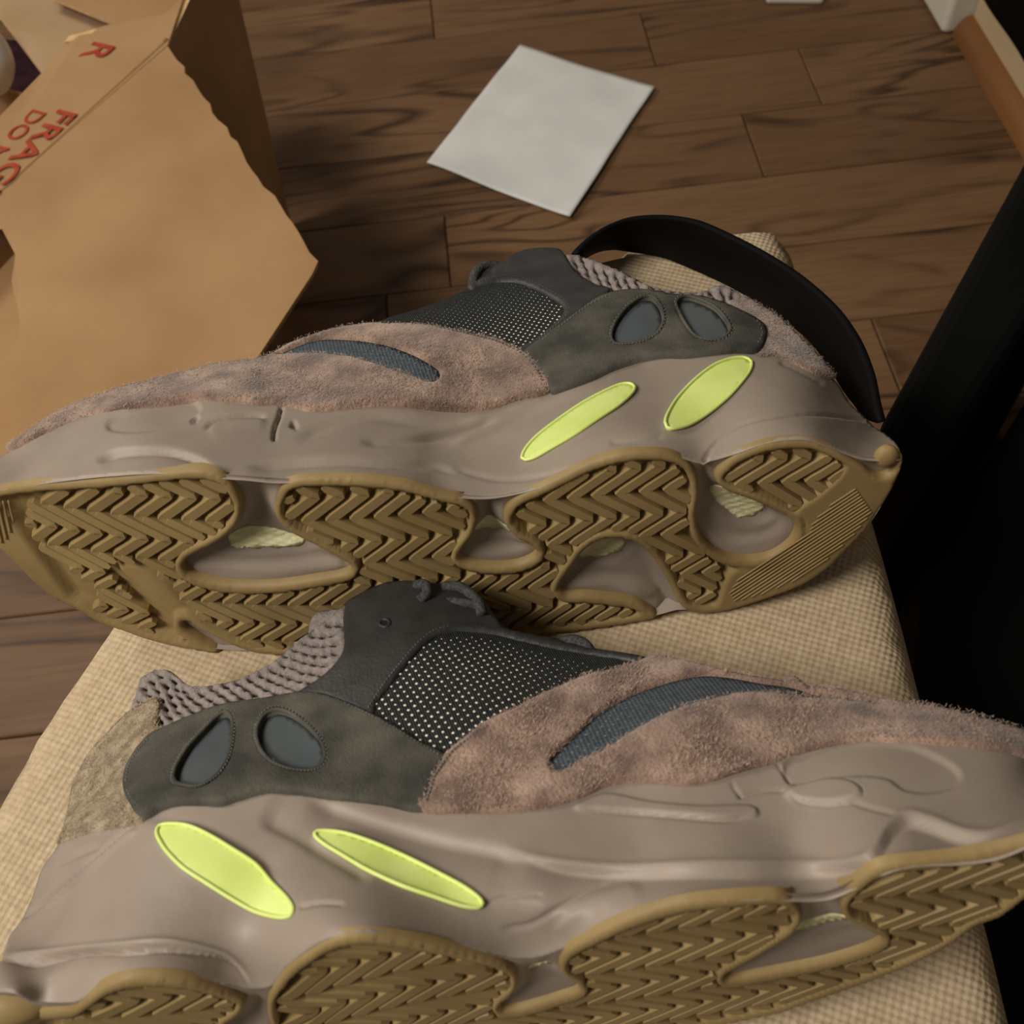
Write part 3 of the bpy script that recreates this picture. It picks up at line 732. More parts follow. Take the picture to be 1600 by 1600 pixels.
def build(S, root, D):
    wc = D['wc']
    core(S, 'lining', D['side'], root, wc, [M_LINE, M_MID], .04)
    # ---- midsole wall, with its sculpted lines
    ovm = [plateau(q, 1.0, 10) for q in D['ovals']]
    mid_disp = lambda uv, d: D['mid_k'] * feats(*D['mid_f'])(uv, d) * (1 - np.clip(sum(f(uv) for f in ovm), 0, 1))
    mid = patch(S, 'midsole', D['mid'], M_MID, root, 'side', off=.0, er=.0004, depth=.0002, sp=3.6, disp=mid_disp, step=6)
    mirror_mid(S, D['mid'], mid, wc)
    gs = spline(D['gum'], 7)
    def keep(c):                                    # the arch lining only reaches a little way under the rubber
        g = segdist(c, gs, True)[0]; return ~(inside(c, gs) & ((g > 9) | (segdist(c, D['edge'])[0] < 20)))
    fw = [plateau([tuple(np.mean(q, 0) + (np.array(p) - np.mean(q, 0)) * 1.3) for p in q], -.0008, 5) for q in D['foam']]
    def arch_disp(uv, d):
        g = segdist(uv, gs, True)[0]; return -(D['ad'][0] + D['ad'][1] * sstep(g / 24)) * sstep(segdist(uv, D['edge'])[0] / 30) + feats(*D['sole_f'], *fw)(uv, d)
    patch(S, 'arch', D['sole'], M_MID, mid, 'sole', off=0, er=0, depth=0, sp=4.5, disp=arch_disp, keep=keep)
    for q in D['foam']: patch(S, 'foam_window', q, M_BOOST, mid, 'sole', off=.0005, er=.0004, depth=.002, sp=4, disp=lambda uv, d: arch_disp(uv, d) + .0004 * np.sin(uv[:, 0] * .22 + uv[:, 1] * .75))
    for q in D['ovals']:
        ov = patch(S, 'yellow_oval', q, M_YEL, root, 'side', off=.0004, er=.0, depth=.002, sp=6)
        ring(S, 'oval_rim', q, .0006, .0005, M_YEL, ov)
    # ---- rubber outsole
    out = patch(S, 'outsole', D['gum'], M_GUM, root, 'sole', off=.0016, er=.0012, depth=lambda uv: .0020 + .0022 * sstep(segdist(uv, D['edge'])[0] / 12), sp=4.2, step=7,
                disp=lambda uv, d: -.0040 * sstep((d - D['rimw']) / 5) * (1 - D['smooth'](uv)))
    n = lugs(S, out, D['gum'], D['rows'], D['rd'], D['ra'], D['pitch'], D['sgn'], D['phase'], D['rimw'] + 1, D['excl'], D['lr'])
    print('lugs', n)
    # ---- upper panels, lowest layer first
    mp = patch(S, 'mesh_panel', D['mesh'], M_MESH, root, 'side', off=.0002, er=.0005, depth=.002, sp=6)
    dots(S, 'mesh_dots', D['dots'], D['dot_p'], D['dot_r'], M_DOT, mp, .0004, D['dot_a'], D['dot_f'])
    holes = collar_holes(D['collar'], D['collar_rows'], *D['collar_h'])
    co = patch(S, 'collar', D['collar'], M_COLLAR, root, 'side', off=.0002, er=.0022, depth=.003, sp=5, holes=holes, disp=lambda uv, d: .0006 * np.sin(uv[:, 0] * .9 + uv[:, 1] * 1.1) * .25)
    print('collar holes', len(holes))
    patch(S, 'heel_counter', D['heel'], D['heel_m'][0], root, 'side', off=.0008, er=.0008, depth=.002, sp=5, disp=feats(wob(14, .00025, 3)))
    hc = bpy.data.objects[[o.name for o in root.children if o.name.startswith('heel_counter')][0]]
    nap(S, 'suede_nap', D['heel'], D['heel_m'][1], hc, D['heel_n'], off=.0009, holes=(), drift=D['drift'])
    ey = patch(S, 'eyestay', D['eye'], M_LEATH, root, 'side', off=.0013, er=.0007, depth=.002, sp=5, disp=feats(*D['eye_f']))
    stitches(S, 'stitching', D['eye_st'], M_THREAD, ey, off=.0014, gap=5.5, ln=.0008, r=.00016)
    for c in D['eyelets']:
        ring(S, 'eyelet', [(c[0] + c[2] * math.cos(a), c[1] + c[2] * .75 * math.sin(a)) for a in np.linspace(0, 6.283, 9)[:-1]], .0006, .0013, M_LEATH, ey, sp=3)
        patch(S, 'eyelet_hole', [(c[0] + c[2] * .8 * math.cos(a), c[1] + c[2] * .6 * math.sin(a)) for a in np.linspace(0, 6.283, 9)[:-1]], M_LINE, ey, off=.00135, er=0, depth=0, sp=4)
    gh = [spline(q, 5) for q in D['gel']]
    qt = patch(S, 'quarter_panel', D['qtr'], M_QTR, root, 'side', off=.0020, er=.0009, depth=.0035, sp=5, holes=gh, disp=feats(wob(25, .00022, 5)))
    for q in D['gel']:
        g = patch(S, 'gel_window', q, M_GEL, qt, 'side', off=.0001, er=.0, depth=.0015, sp=7)
        c = np.mean(q, 0); q2 = [tuple(c + (np.array(p) - c) * 1.05) for p in q]; q3 = [tuple(c + (np.array(p) - c) * 1.11) for p in q]
        ring(S, 'gel_rim', q2, .0007, .0017, M_QTR, qt)
        stitches(S, 'stitching', q3, M_THREAD, qt, off=.0021, gap=5.5, ln=.0009, r=.0002, closed=True)
    for l in D['qtr_st']: stitches(S, 'stitching', l, M_THREAD, qt, off=.0022, gap=6, ln=.0009, r=.00018)
    bi = patch(S, 'toe_mesh', D['blue'], M_BLUE, root, 'side', off=.0004, er=.0004, depth=.0015, sp=6)
    dots(S, 'mesh_dots', D['blue'], .0036, .00042, M_BLUED, bi, .0005, D['dot_a'] + 20, lambda p: D['blue_f'](p))
    bh = spline(D['blue'], 5)
    # suede toe panel, cut open around the blue mesh
    su = patch(S, 'suede_panel', D['suede'], M_SUEDE, root, 'side', off=.0022, er=.0010, depth=.003, sp=5, holes=[bh] if D['blue_in'] else (), disp=feats(wob(18, .00045, 1), wob(7, .0002, 2)))
    nap(S, 'suede_nap', D['suede'], M_NAP, su, D['suede_n'], off=.0023, holes=[D['blue']], drift=D['drift'])
    if D.get('suede_st'): stitches(S, 'stitching', D['suede_st'], M_THREAD, su, off=.0025, gap=6, ln=.001, r=.0003)
    for P, r in D['laces']:
        X, N = S.surf('side', np.array([(a, b) for a, b, c in P], float)); X = X + N * np.array([[c] for a, b, c in P])
        k = np.linspace(0, 1, len(X)); t = np.linspace(0, 1, 4 * len(X)); Q = np.stack([np.interp(t, k, X[:, i]) for i in range(3)], 1)
        for _ in range(3): Q[1:-1] = (Q[:-2] + Q[1:-1] * 2 + Q[2:]) / 4
        tube('lace', Q, r, M_LACE, root, 8)

none_smooth = lambda uv: np.zeros(len(uv))

# ================= farther sneaker, toe to the left
edge1 = [(-40, 768), (0, 761), (60, 753), (160, 746), (270, 736), (340, 740), (405, 745), (460, 748), (500, 746), (570, 747), (640, 754), (700, 769), (767, 775), (835, 762), (880, 741), (920, 723), (967, 710), (1012, 704), (1060, 710), (1100, 720), (1150, 706), (1192, 692), (1230, 686), (1267, 687), (1300, 698), (1342, 712), (1375, 715), (1407, 712)]
ctl1 = [(50, 685, .078), (200, 639, .086), (350, 625, .088), (505, 642, .085), (680, 637, .078), (855, 612, .073), (1000, 562, .073), (1132, 548, .075), (1282, 587, .064),
        (-60, 740, .078), (12, 700, .072), (125, 630, .074), (275, 586, .074), (425, 556, .071), (530, 516, .069), (642, 485, .066), (750, 430, .062), (855, 389, .060), (962, 415, .064), (1062, 451, .066), (1127, 440, .062), (1220, 495, .058), (1315, 600, .054), (1390, 677, .056),
        (660, 560, .0765), (1000, 510, .0735), (900, 440, .067)]
y1 = atz(np.array([955.0, 978]), SEATZ)[1]
S1 = Shoe((0, y1, SEATZ + .001), 0, 8, -1, ctl1, edge1, (.03, 1.15, .105, 1.5))
top1 = [(12, 700), (35, 685), (75, 655), (125, 630), (175, 612), (225, 599), (275, 586), (337, 571), (400, 562), (425, 556), (455, 540), (492, 526), (530, 516), (580, 509), (605, 499), (642, 485), (700, 465), (732, 452), (745, 432), (770, 411), (800, 400), (825, 391), (855, 389), (885, 392), (912, 396), (937, 405), (962, 415), (987, 427), (1025, 445), (1062, 451), (1100, 450), (1115, 442), (1127, 440), (1145, 446), (1160, 457), (1190, 477), (1220, 495), (1245, 520), (1270, 545), (1295, 572), (1315, 600), (1332, 627), (1352, 645), (1370, 662), (1390, 677), (1405, 695)]
midtop1 = [(-60, 745), (-30, 722), (0, 710), (12, 703), (25, 697), (50, 685), (100, 666), (150, 650), (200, 639), (250, 629), (300, 622), (350, 625), (400, 630), (442, 632), (480, 640), (505, 640), (555, 633), (605, 627), (630, 629), (680, 634), (730, 636), (780, 633), (812, 620), (855, 610), (875, 608), (925, 590), (962, 573), (1000, 560), (1037, 553), (1075, 554), (1107, 550), (1132, 546), (1160, 548), (1180, 550), (1210, 553), (1245, 560), (1282, 572), (1304, 588)]
heel1 = [(1315, 600), (1332, 627), (1352, 645), (1370, 662), (1390, 677), (1405, 695)]
gum1 = [(-28, 775), (0, 761), (62, 752), (160, 746), (270, 734), (312, 732), (345, 739), (367, 757), (379, 785), (375, 810), (357, 832), (325, 852), (297, 866), (287, 879), (297, 894), (330, 906), (370, 912), (432, 911), (495, 902), (540, 893), (550, 884), (537, 873), (520, 864), (495, 850), (462, 833), (440, 815), (430, 797), (432, 777), (442, 757), (460, 747), (495, 744), (570, 745), (632, 752), (695, 769), (722, 775), (740, 787), (746, 805), (740, 830), (722, 855), (717, 867), (732, 876), (767, 882), (805, 880), (832, 870), (839, 860), (830, 850), (812, 841), (797, 827), (787, 812), (791, 792), (807, 775), (835, 762), (880, 740), (917, 722), (967, 707), (1012, 703), (1050, 707), (1075, 720), (1088, 742), (1091, 772), (1087, 795), (1089, 820), (1099, 843), (1117, 859), (1140, 869), (1170, 872), (1205, 866), (1230, 850), (1242, 833), (1242, 818), (1230, 805), (1205, 792), (1170, 777), (1137, 765), (1120, 752), (1116, 740), (1125, 727), (1150, 707), (1192, 691), (1230, 685), (1267, 686), (1300, 698), (1325, 712), (1345, 724), (1362, 738), (1382, 742), (1398, 728), (1406, 706), (1408, 722), (1402, 740), (1390, 765), (1375, 790), (1350, 827), (1322, 856), (1292, 885), (1255, 910), (1205, 930), (1160, 945), (1125, 954), (1092, 956), (1067, 947), (1040, 900), (1017, 865), (992, 845), (967, 839), (937, 841), (912, 857), (895, 880), (877, 905), (873, 917), (885, 926), (917, 927), (955, 931), (992, 937), (1015, 950), (1026, 961), (992, 970), (955, 977), (905, 985), (855, 990), (760, 1002), (640, 1014), (540, 1020), (460, 1023), (420, 1021), (400, 1018), (365, 1006), (325, 986), (300, 970), (285, 968), (290, 980), (320, 1000), (345, 1020), (312, 1015), (262, 1005), (225, 995), (195, 984), (155, 970), (125, 952), (82, 930), (50, 902), (25, 877), (0, 852), (-20, 825), (-32, 798)]
foam1 = [[(349, 857), (360, 850), (385, 845), (415, 847), (445, 855), (470, 863), (474, 866), (455, 872), (407, 874), (362, 874), (352, 867)],
         [(737, 837), (750, 830), (767, 827), (787, 832), (802, 840), (787, 845), (762, 847), (745, 844)],
         [(906, 886), (912, 872), (924, 857), (937, 846), (962, 842), (975, 857), (981, 870), (972, 882), (950, 889), (912, 891)],
         [(1115, 786), (1125, 777), (1137, 776), (1160, 790), (1185, 800), (1201, 810), (1197, 820), (1180, 827), (1157, 826), (1137, 812), (1122, 800)]]
sole1 = [(-40, 775)] + edge1[1:] + [(1406, 730), (1390, 765), (1350, 827), (1292, 885), (1205, 930), (1125, 954), (1060, 955), (1026, 963), (955, 977), (855, 990), (640, 1014), (460, 1023), (345, 1022), (225, 995), (155, 970), (82, 930), (25, 877), (-20, 825), (-36, 798)]
E1 = edge1
bow1 = [[(300, 885), (340, 868), (400, 862), (470, 866), (535, 884), (490, 897), (420, 905), (340, 900)],
        [(726, 862), (745, 852), (790, 850), (832, 858), (815, 872), (770, 877), (735, 870)],
        [(884, 915), (905, 895), (960, 893), (1005, 915), (1030, 940), (960, 925), (905, 922)],
        [(1100, 825), (1112, 800), (1150, 822), (1195, 828), (1232, 822), (1225, 845), (1180, 862), (1130, 858)]]
D1 = dict(mid_k=1.45, ad=(.0020, .0040), blue_f=lambda p: float(np.clip((p[0] - 500) / 80, 0, 1)), heel_m=(M_SUEDE, M_NAP), wc=.048, edge=edge1, side=top1 + [(1408, 708)] + edge1[::-1] + [(-60, 745), (-25, 718)],
  mid=midtop1 + heel1 + [(1407, 709)] + [(p[0], p[1] + 2) for p in edge1[::-1]],
  mid_f=[groove([(152, 727), (178, 714), (210, 708), (262, 705), (300, 712), (335, 728)], .0010, 4), stepf([(152, 727), (178, 714), (210, 708), (262, 705), (300, 712), (335, 728)], -.0010, 3, 14),
     plateau([(170, 672), (190, 650), (250, 632), (300, 624), (312, 640), (260, 666), (230, 676), (190, 679)], -.0008, 3), groove([(300, 660), (304, 654), (310, 648)], .0013, 2.5),
     groove([(318, 670), (330, 660), (350, 652), (385, 648), (418, 652)], .0011, 3), stepf([(318, 668), (335, 660), (355, 654), (420, 656)], .0008, 3, 9), groove([(441, 634), (437, 650), (430, 668), (427, 690)], .0016, 2.4), groove([(455, 670), (459, 662), (463, 672)], .0014, 2.5),
     groove([(380, 726), (460, 722), (540, 718), (590, 719), (640, 720), (680, 722), (730, 742)], .0008, 4), stepf([(380, 726), (540, 718), (660, 722), (730, 745)], -.0012, 6, 22),
     groove([(705, 724), (740, 738), (780, 748), (830, 747), (900, 732)], .0005, 4), groove([(700, 690), (760, 668), (820, 640), (880, 617), (950, 592)], -.0008, 7), stepf([(640, 680), (720, 665), (800, 640), (880, 605), (960, 585)], -.0012, 8, 25), groove([(560, 690), (640, 684), (720, 668), (780, 650)], .0009, 6),
     groove([(460, 690), (520, 664), (580, 650), (660, 655), (750, 648)], .0008, 8),
     stepf([(1096, 740), (1105, 712), (1125, 686), (1157, 666), (1207, 655), (1270, 651), (1345, 655), (1380, 668)], .0012, 3, 16), groove([(1096, 740), (1105, 712), (1125, 686), (1157, 666), (1207, 655), (1270, 651), (1345, 655), (1380, 668)], .0013, 3),
     groove([(1215, 566), (1250, 580), (1290, 600)], .0006, 3), groove([(950, 692), (1000, 688), (1040, 678)], .0004, 4), wob(90, .0007, 4)],
  sole=sole1,
  sole_f=[plateau(q, .0014, 6) for q in bow1],
  foam=foam1, 
  ovals=[[(816, 717), (822, 702), (840, 682), (875, 655), (912, 630), (950, 610), (970, 602), (985, 601), (992, 607), (987, 617), (967, 635), (937, 655), (900, 680), (862, 702), (837, 716), (822, 720)],
         [(1039, 662), (1042, 650), (1057, 625), (1085, 595), (1115, 572), (1140, 562), (1162, 560), (1174, 567), (1172, 580), (1162, 595), (1140, 620), (1107, 647), (1077, 665), (1055, 671), (1042, 670)]],
  gum=gum1, rimw=11,
  smooth=lambda uv: np.maximum(np.maximum(plateau([(1121, 975), (1126, 915), (1145, 886), (1200, 882), (1246, 850), (1256, 815), (1240, 796), (1275, 768), (1305, 742), (1328, 716), (1440, 680), (1440, 975)], 1, 5)(uv), sstep((40 - uv[:, 0] + (uv[:, 1] - 820) * .72) / 14) * (uv[:, 1] < 1030) * (uv[:, 0] < 330)), plateau([(185, 888), (215, 884), (255, 910), (288, 945), (310, 975), (345, 1010), (330, 1015), (280, 975), (240, 945), (205, 912)], .45, 6)(uv)),
  rows=[(107, 790), (212, 806), (321, 811), (460, 810), (532, 809), (605, 802), (887, 777), (1007, 765), (1040, 760), (1170, 754), (1237, 749)],
  rd=.0118, ra=.0138, pitch=.0080, sgn=1, phase=(107, 790),
  excl=[[(175, 885), (215, 878), (262, 908), (296, 945), (318, 975), (352, 1015), (300, 1015), (240, 965), (195, 915)], [(1120, 1000), (1128, 900), (1180, 880), (1250, 840), (1262, 800), (1320, 740), (1345, 700), (1450, 690), (1450, 1000)], [(-60, 700), (62, 742), (36, 800), (60, 850), (110, 890), (150, 940), (60, 950), (-60, 900)]], lr=(-.18, .125),
  mesh=[(570, 518), (600, 498), (642, 485), (700, 465), (732, 450), (775, 439), (805, 438), (830, 446), (865, 464), (884, 480), (884, 498), (862, 520), (837, 540), (815, 560), (770, 540), (700, 528), (640, 520)],
  dots=[(640, 512), (700, 480), (760, 452), (800, 448), (825, 453), (858, 472), (875, 487), (862, 510), (837, 530), (812, 545), (790, 532), (740, 521), (690, 518)],
  dot_p=.0029, dot_r=.00042, dot_a=12, dot_f=lambda p: float(np.clip(.35 + ((p[0] - 700) / 130 + (p[1] - 490) / 40) * .45, 0, 1)),
  collar=[(878, 398), (890, 393), (912, 396), (937, 405), (962, 415), (987, 427), (1025, 445), (1062, 451), (1100, 450), (1115, 442), (1127, 440), (1145, 446), (1162, 458), (1160, 480), (1145, 490), (1127, 482), (1095, 470), (1050, 470), (1012, 462), (975, 462), (950, 455), (925, 448), (903, 434), (888, 417)],
  collar_rows=[(860, 396), (900, 418), (940, 432), (985, 445), (1030, 456), (1090, 460), (1150, 470)], collar_h=(17, 4.6, 2.7, .5, .1, 3),
  heel=[(1150, 476), (1160, 464), (1172, 468), (1190, 477), (1220, 495), (1245, 520), (1270, 545), (1295, 572), (1306, 590), (1282, 588), (1245, 572), (1210, 560), (1180, 558), (1185, 542), (1190, 525), (1188, 512), (1172, 498), (1152, 488)], heel_n=1800, drift=(-.5, .5),
  eye=[(733, 453), (738, 437), (752, 421), (770, 411), (787, 410), (800, 400), (825, 391), (855, 389), (875, 391), (882, 399), (893, 417), (908, 432), (931, 446), (953, 452), (950, 462), (925, 478), (885, 508), (845, 538), (822, 556), (810, 548), (837, 530), (862, 510), (880, 493), (880, 482), (861, 467), (826, 449), (801, 442), (775, 443), (750, 449)],
  eye_f=[groove([(737, 446), (752, 433), (775, 425)], .0016, 4), wob(40, .0004, 9)], eye_st=[(740, 446), (775, 437), (802, 436), (828, 443), (864, 461), (888, 480), (885, 497), (840, 535)],
  eyelets=[],
  qtr=[(818, 556), (845, 533), (875, 510), (912, 481), (935, 467), (955, 460), (975, 456), (1012, 456), (1050, 463), (1095, 466), (1127, 475), (1157, 488), (1180, 500), (1194, 512), (1197, 526), (1192, 542), (1182, 554), (1150, 553), (1107, 556), (1070, 559), (1037, 559), (1000, 566), (962, 579), (925, 596), (875, 614), (862, 616), (850, 590), (835, 572)],
  gel=[[(957, 530), (962, 512), (980, 487), (1000, 473), (1017, 471), (1030, 485), (1034, 507), (1025, 525), (1005, 536), (980, 541), (962, 540)],
       [(1057, 480), (1062, 473), (1072, 470), (1090, 474), (1115, 486), (1132, 505), (1138, 520), (1130, 531), (1110, 536), (1087, 530), (1072, 512), (1062, 494)]],
  qtr_st=[[(850, 536), (880, 513), (916, 486), (953, 467)], [(1180, 508), (1188, 526), (1180, 546)]],
  blue=[(430, 556), (442, 551), (455, 546), (470, 540), (485, 535), (505, 531.5), (530, 531), (567, 534), (605, 541), (642, 554), (667, 567), (685, 580), (688, 591), (680, 600), (667, 600), (642, 590), (605, 577), (567, 566), (530, 559), (492, 555), (455, 557)], blue_in=True,
  suede=[(12, 702), (35, 686), (75, 656), (125, 631), (175, 613), (225, 600), (275, 587), (337, 572), (400, 563), (425, 556), (455, 540), (492, 526), (530, 516), (580, 509), (605, 510), (655, 511), (692, 516), (730, 523), (767, 530), (790, 538), (812, 550), (824, 557), (838, 570), (852, 588), (861, 611), (812, 625), (765, 637), (730, 641), (680, 639), (630, 633), (605, 632), (555, 638), (505, 645), (480, 645), (442, 636), (400, 634), (350, 629), (300, 626), (250, 633), (200, 643), (150, 654), (100, 670), (50, 689), (25, 701)],
  suede_n=7500, suede_st=[(665, 516), (730, 529), (780, 542), (818, 562), (840, 586), (850, 606)],
  laces=[([(735, 450, -.004), (740, 436, .001), (750, 425, .002), (768, 416, .001), (785, 414, -.002)], .0022)])
shoe1 = thing('sneaker', 'mauve and slate chunky sneaker on its side, toe left, whole gum sole showing', 'sneaker', group='pair of sneakers on the chair', rot=frame_matrix(S1))
S1.set_far(edge1, sole1[len(edge1):])
build(S1, shoe1, D1)
for k, q in enumerate([[(282, 971), (300, 968), (325, 983), (362, 1005), (398, 1021), (350, 1021), (325, 998), (295, 981)]]):
    patch(S1, 'sole_slot', q, M_MID, shoe1, 'sole', off=-.001, er=.0004, depth=.003, sp=6)
# fine ridges on the smooth heel rubber and toe bumper
hz = [o for o in shoe1.children if o.name.startswith('outsole')][0]
def ridges(S, parent, zone, d0, d1, n, ang_px, r=.0004):
    zp = spline(zone, 8); c = np.array(ang_px, float); c /= np.linalg.norm(c)
    for i in range(n):
        a = np.array(d0) + (np.array(d1) - np.array(d0)) * i / (n - 1); P = a + np.arange(-160, 160, 5)[:, None] * c; P = P[inside(P, zp)]
        if len(P) < 4: continue
        X, N = S.surf('sole', P); tube('tread_ridge', X + N * .0019, r, M_GUM, parent, 5, up=N)
ridges(S1, hz, [(1138, 930), (1150, 900), (1200, 888), (1252, 855), (1262, 815), (1310, 770), (1345, 745), (1365, 760), (1355, 800), (1310, 850), (1250, 895), (1180, 925)], (1170, 790), (1290, 970), 46, (52, -34), .00034)
ridges(S1, hz, [(-26, 790), (8, 775), (30, 775), (20, 830), (10, 845), (-22, 815)], (-22, 790), (26, 810), 6, (14, 60))
X, N = S1.surf('sole', np.array([[1385.0, 712]])); o = lump('heel_nub', X[0] + N[0] * .000, .0040, M_GUM, 4, (1, .7, 1.2), .08, 10); o.parent = shoe1

# ================= nearer sneaker, toe to the right and past the picture's edge
edge2 = [(-40, 1556), (0, 1549), (27, 1551), (60, 1566), (115, 1566), (137, 1555), (162, 1538), (200, 1526), (250, 1522), (300, 1527), (350, 1538), (385, 1545), (405, 1545), (425, 1540), (450, 1511), (475, 1490), (505, 1470), (537, 1460), (575, 1456), (625, 1461), (687, 1472), (750, 1486), (800, 1497), (840, 1496), (880, 1482), (916, 1463), (964, 1440), (1016, 1421), (1069, 1407), (1121, 1400), (1200, 1394), (1245, 1396), (1290, 1393), (1330, 1376), (1364, 1354), (1403, 1344), (1442, 1339), (1495, 1333), (1547, 1324), (1600, 1311), (1680, 1288), (1745, 1262)]
ctl2 = [(95, 1314, .068), (212, 1285, .084), (312, 1256, .087), (425, 1237, .087), (600, 1259, .085), (800, 1268, .086), (951, 1224, .085), (1082, 1224, .087), (1234, 1179, .085), (1403, 1160, .083), (1600, 1180, .08),
        (5, 1490, .07), (15, 1460, .062), (50, 1395, .058), (107, 1255, .056), (172, 1140, .058), (230, 1046, .058), (300, 1067, .066), (430, 1025, .068), (540, 940, .070), (635, 909, .070), (760, 960, .067), (917, 1010, .064), (1062, 1037, .066), (1237, 1064, .07), (1375, 1096, .072), (1600, 1148, .07), (1720, 1210, .06), (400, 1170, .081), (750, 1080, .079), (1100, 1130, .083),
        (250, 1400, .094), (350, 1370, .094), (420, 1400, .0945), (500, 1350, .0935), (620, 1360, .0935), (700, 1400, .0945), (760, 1380, .0935), (850, 1420, .0925), (1000, 1330, .0915), (1240, 1330, .0915)]
S2 = Shoe((0, .034, SEATZ + .001), 0, 10, 1, ctl2, edge2, (.115, 3.0, .105, 4.0))
top2 = [(2, 1497), (5, 1490), (15, 1460), (25, 1447), (40, 1420), (50, 1395), (62, 1357), (82, 1327), (90, 1310), (100, 1285), (107, 1257), (111, 1232), (120, 1210), (135, 1182), (147, 1165), (172, 1140), (200, 1112), (202, 1102), (207, 1082), (215, 1057), (230, 1046), (252, 1041), (267, 1046), (285, 1061), (300, 1067), (330, 1065), (372, 1055), (405, 1040), (430, 1025), (455, 1002), (480, 984), (479, 967), (487, 950), (508, 944), (527, 945), (541, 940), (580, 920), (605, 911), (635, 909), (662, 912), (730, 920), (757, 942), (775, 968), (790, 985), (870, 1000), (917, 1010), (928, 1016), (1009, 1029), (1062, 1037), (1101, 1044), (1127, 1051), (1180, 1064), (1232, 1067), (1262, 1076), (1319, 1084), (1375, 1096), (1431, 1104), (1473, 1111), (1516, 1121), (1558, 1132), (1600, 1148), (1670, 1180), (1725, 1215), (1752, 1250)]
midtop2 = [(2, 1500), (5, 1490), (15, 1460), (25, 1447), (40, 1420), (50, 1395), (62, 1357), (82, 1327), (92, 1312), (130, 1298), (170, 1290), (212, 1283), (225, 1274), (250, 1262), (275, 1255), (312, 1254), (347, 1255), (370, 1248), (400, 1239), (425, 1235), (475, 1239), (525, 1247), (600, 1257), (657, 1265), (725, 1267), (800, 1266), (859, 1257), (911, 1240), (951, 1222), (990, 1216), (1042, 1219), (1082, 1222), (1121, 1214), (1155, 1202), (1206, 1189), (1234, 1177), (1291, 1164), (1347, 1157), (1403, 1158), (1459, 1161), (1516, 1164), (1572, 1170), (1600, 1178), (1680, 1212), (1735, 1248)]
bot2w = [(-.135, .010), (-.12, .002), (-.08, 0), (0, 0), (.06, 0), (.08, .002)]
bot2 = [tuple(p) for p in proj(S2.world(np.array([(l, float(S2.hs(np.array([l]))[0]), w_) for l, w_ in bot2w])))]
print('bot2', [tuple(np.round(b)) for b in bot2])
botR = [(1206, 1581), (1259, 1563), (1311, 1545), (1364, 1526), (1416, 1505), (1482, 1471), (1521, 1442), (1560, 1427), (1600, 1398), (1660, 1355), (1715, 1318), (1748, 1280)]
bot2 = [b for b in bot2 if b[0] < 1150]
gum2 = [(47, 1578), (62, 1575), (115, 1570), (137, 1555), (162, 1537), (200, 1525), (250, 1522), (300, 1527), (350, 1540), (375, 1550), (385, 1557), (382, 1570), (370, 1584), (352, 1596), (350, 1612), (375, 1625), (405, 1622), (424, 1604), (419, 1578), (419, 1555), (430, 1535), (450, 1510), (475, 1490), (505, 1470), (537, 1459), (575, 1456), (625, 1461), (687, 1472), (750, 1487), (787, 1498), (803, 1508), (810, 1522), (807, 1538), (797, 1552), (780, 1568), (800, 1572), (832, 1565), (872, 1553), (906, 1540), (900, 1532), (885, 1523), (874, 1510), (874, 1494), (886, 1478), (916, 1462), (964, 1439), (1016, 1420), (1069, 1406), (1121, 1399), (1206, 1394), (1232, 1398), (1248, 1411), (1253, 1424), (1248, 1440), (1232, 1458), (1206, 1474), (1178, 1492), (1150, 1507), (1130, 1522), (1150, 1524), (1180, 1518), (1232, 1508), (1285, 1497), (1337, 1482), (1369, 1469), (1377, 1460), (1362, 1453), (1343, 1442), (1322, 1432), (1312, 1413), (1316, 1395), (1332, 1377), (1364, 1353), (1403, 1343), (1442, 1339), (1495, 1333), (1547, 1324), (1600, 1311), (1680, 1288), (1742, 1266)] + botR[::-1] + bot2[::-1] + [(0, 1620), (20, 1600)]
foam2 = [[(1219, 1470), (1246, 1458), (1285, 1448), (1316, 1441), (1334, 1441), (1311, 1454), (1272, 1464), (1232, 1471)], [(824, 1525), (843, 1518), (862, 1516), (848, 1523), (832, 1527)]]
sole2 = edge2 + [(1748, 1280)] + botR[::-1][1:] + bot2[::-1] + [(-30, 1600), (-45, 1575)]
lineA = [(-5, 1502), (50, 1496), (125, 1486), (200, 1480), (250, 1477), (300, 1484), (350, 1497), (375, 1515), (392, 1542)]
lineC = [(770, 1322), (832, 1342), (885, 1351), (964, 1357), (1042, 1357), (1121, 1355), (1232, 1353), (1311, 1352), (1353, 1340), (1374, 1314), (1390, 1290), (1416, 1274), (1456, 1280), (1508, 1298), (1547, 1301), (1600, 1282), (1660, 1255)]
blade = [(900, 1262), (925, 1246), (951, 1239), (1016, 1252), (1095, 1261), (1165, 1260), (1182, 1266), (1181, 1276), (1134, 1281), (1069, 1276), (990, 1268)]
lens = [(1229, 1239), (1248, 1226), (1291, 1219), (1333, 1225), (1350, 1242), (1333, 1256), (1291, 1261), (1248, 1254)]
hollow = [(1237, 1226), (1225, 1200), (1240, 1182), (1291, 1170), (1347, 1163), (1417, 1166), (1473, 1186), (1501, 1208), (1490, 1226), (1445, 1236), (1411, 1233), (1389, 1219), (1352, 1214), (1300, 1217)]
E2 = edge2
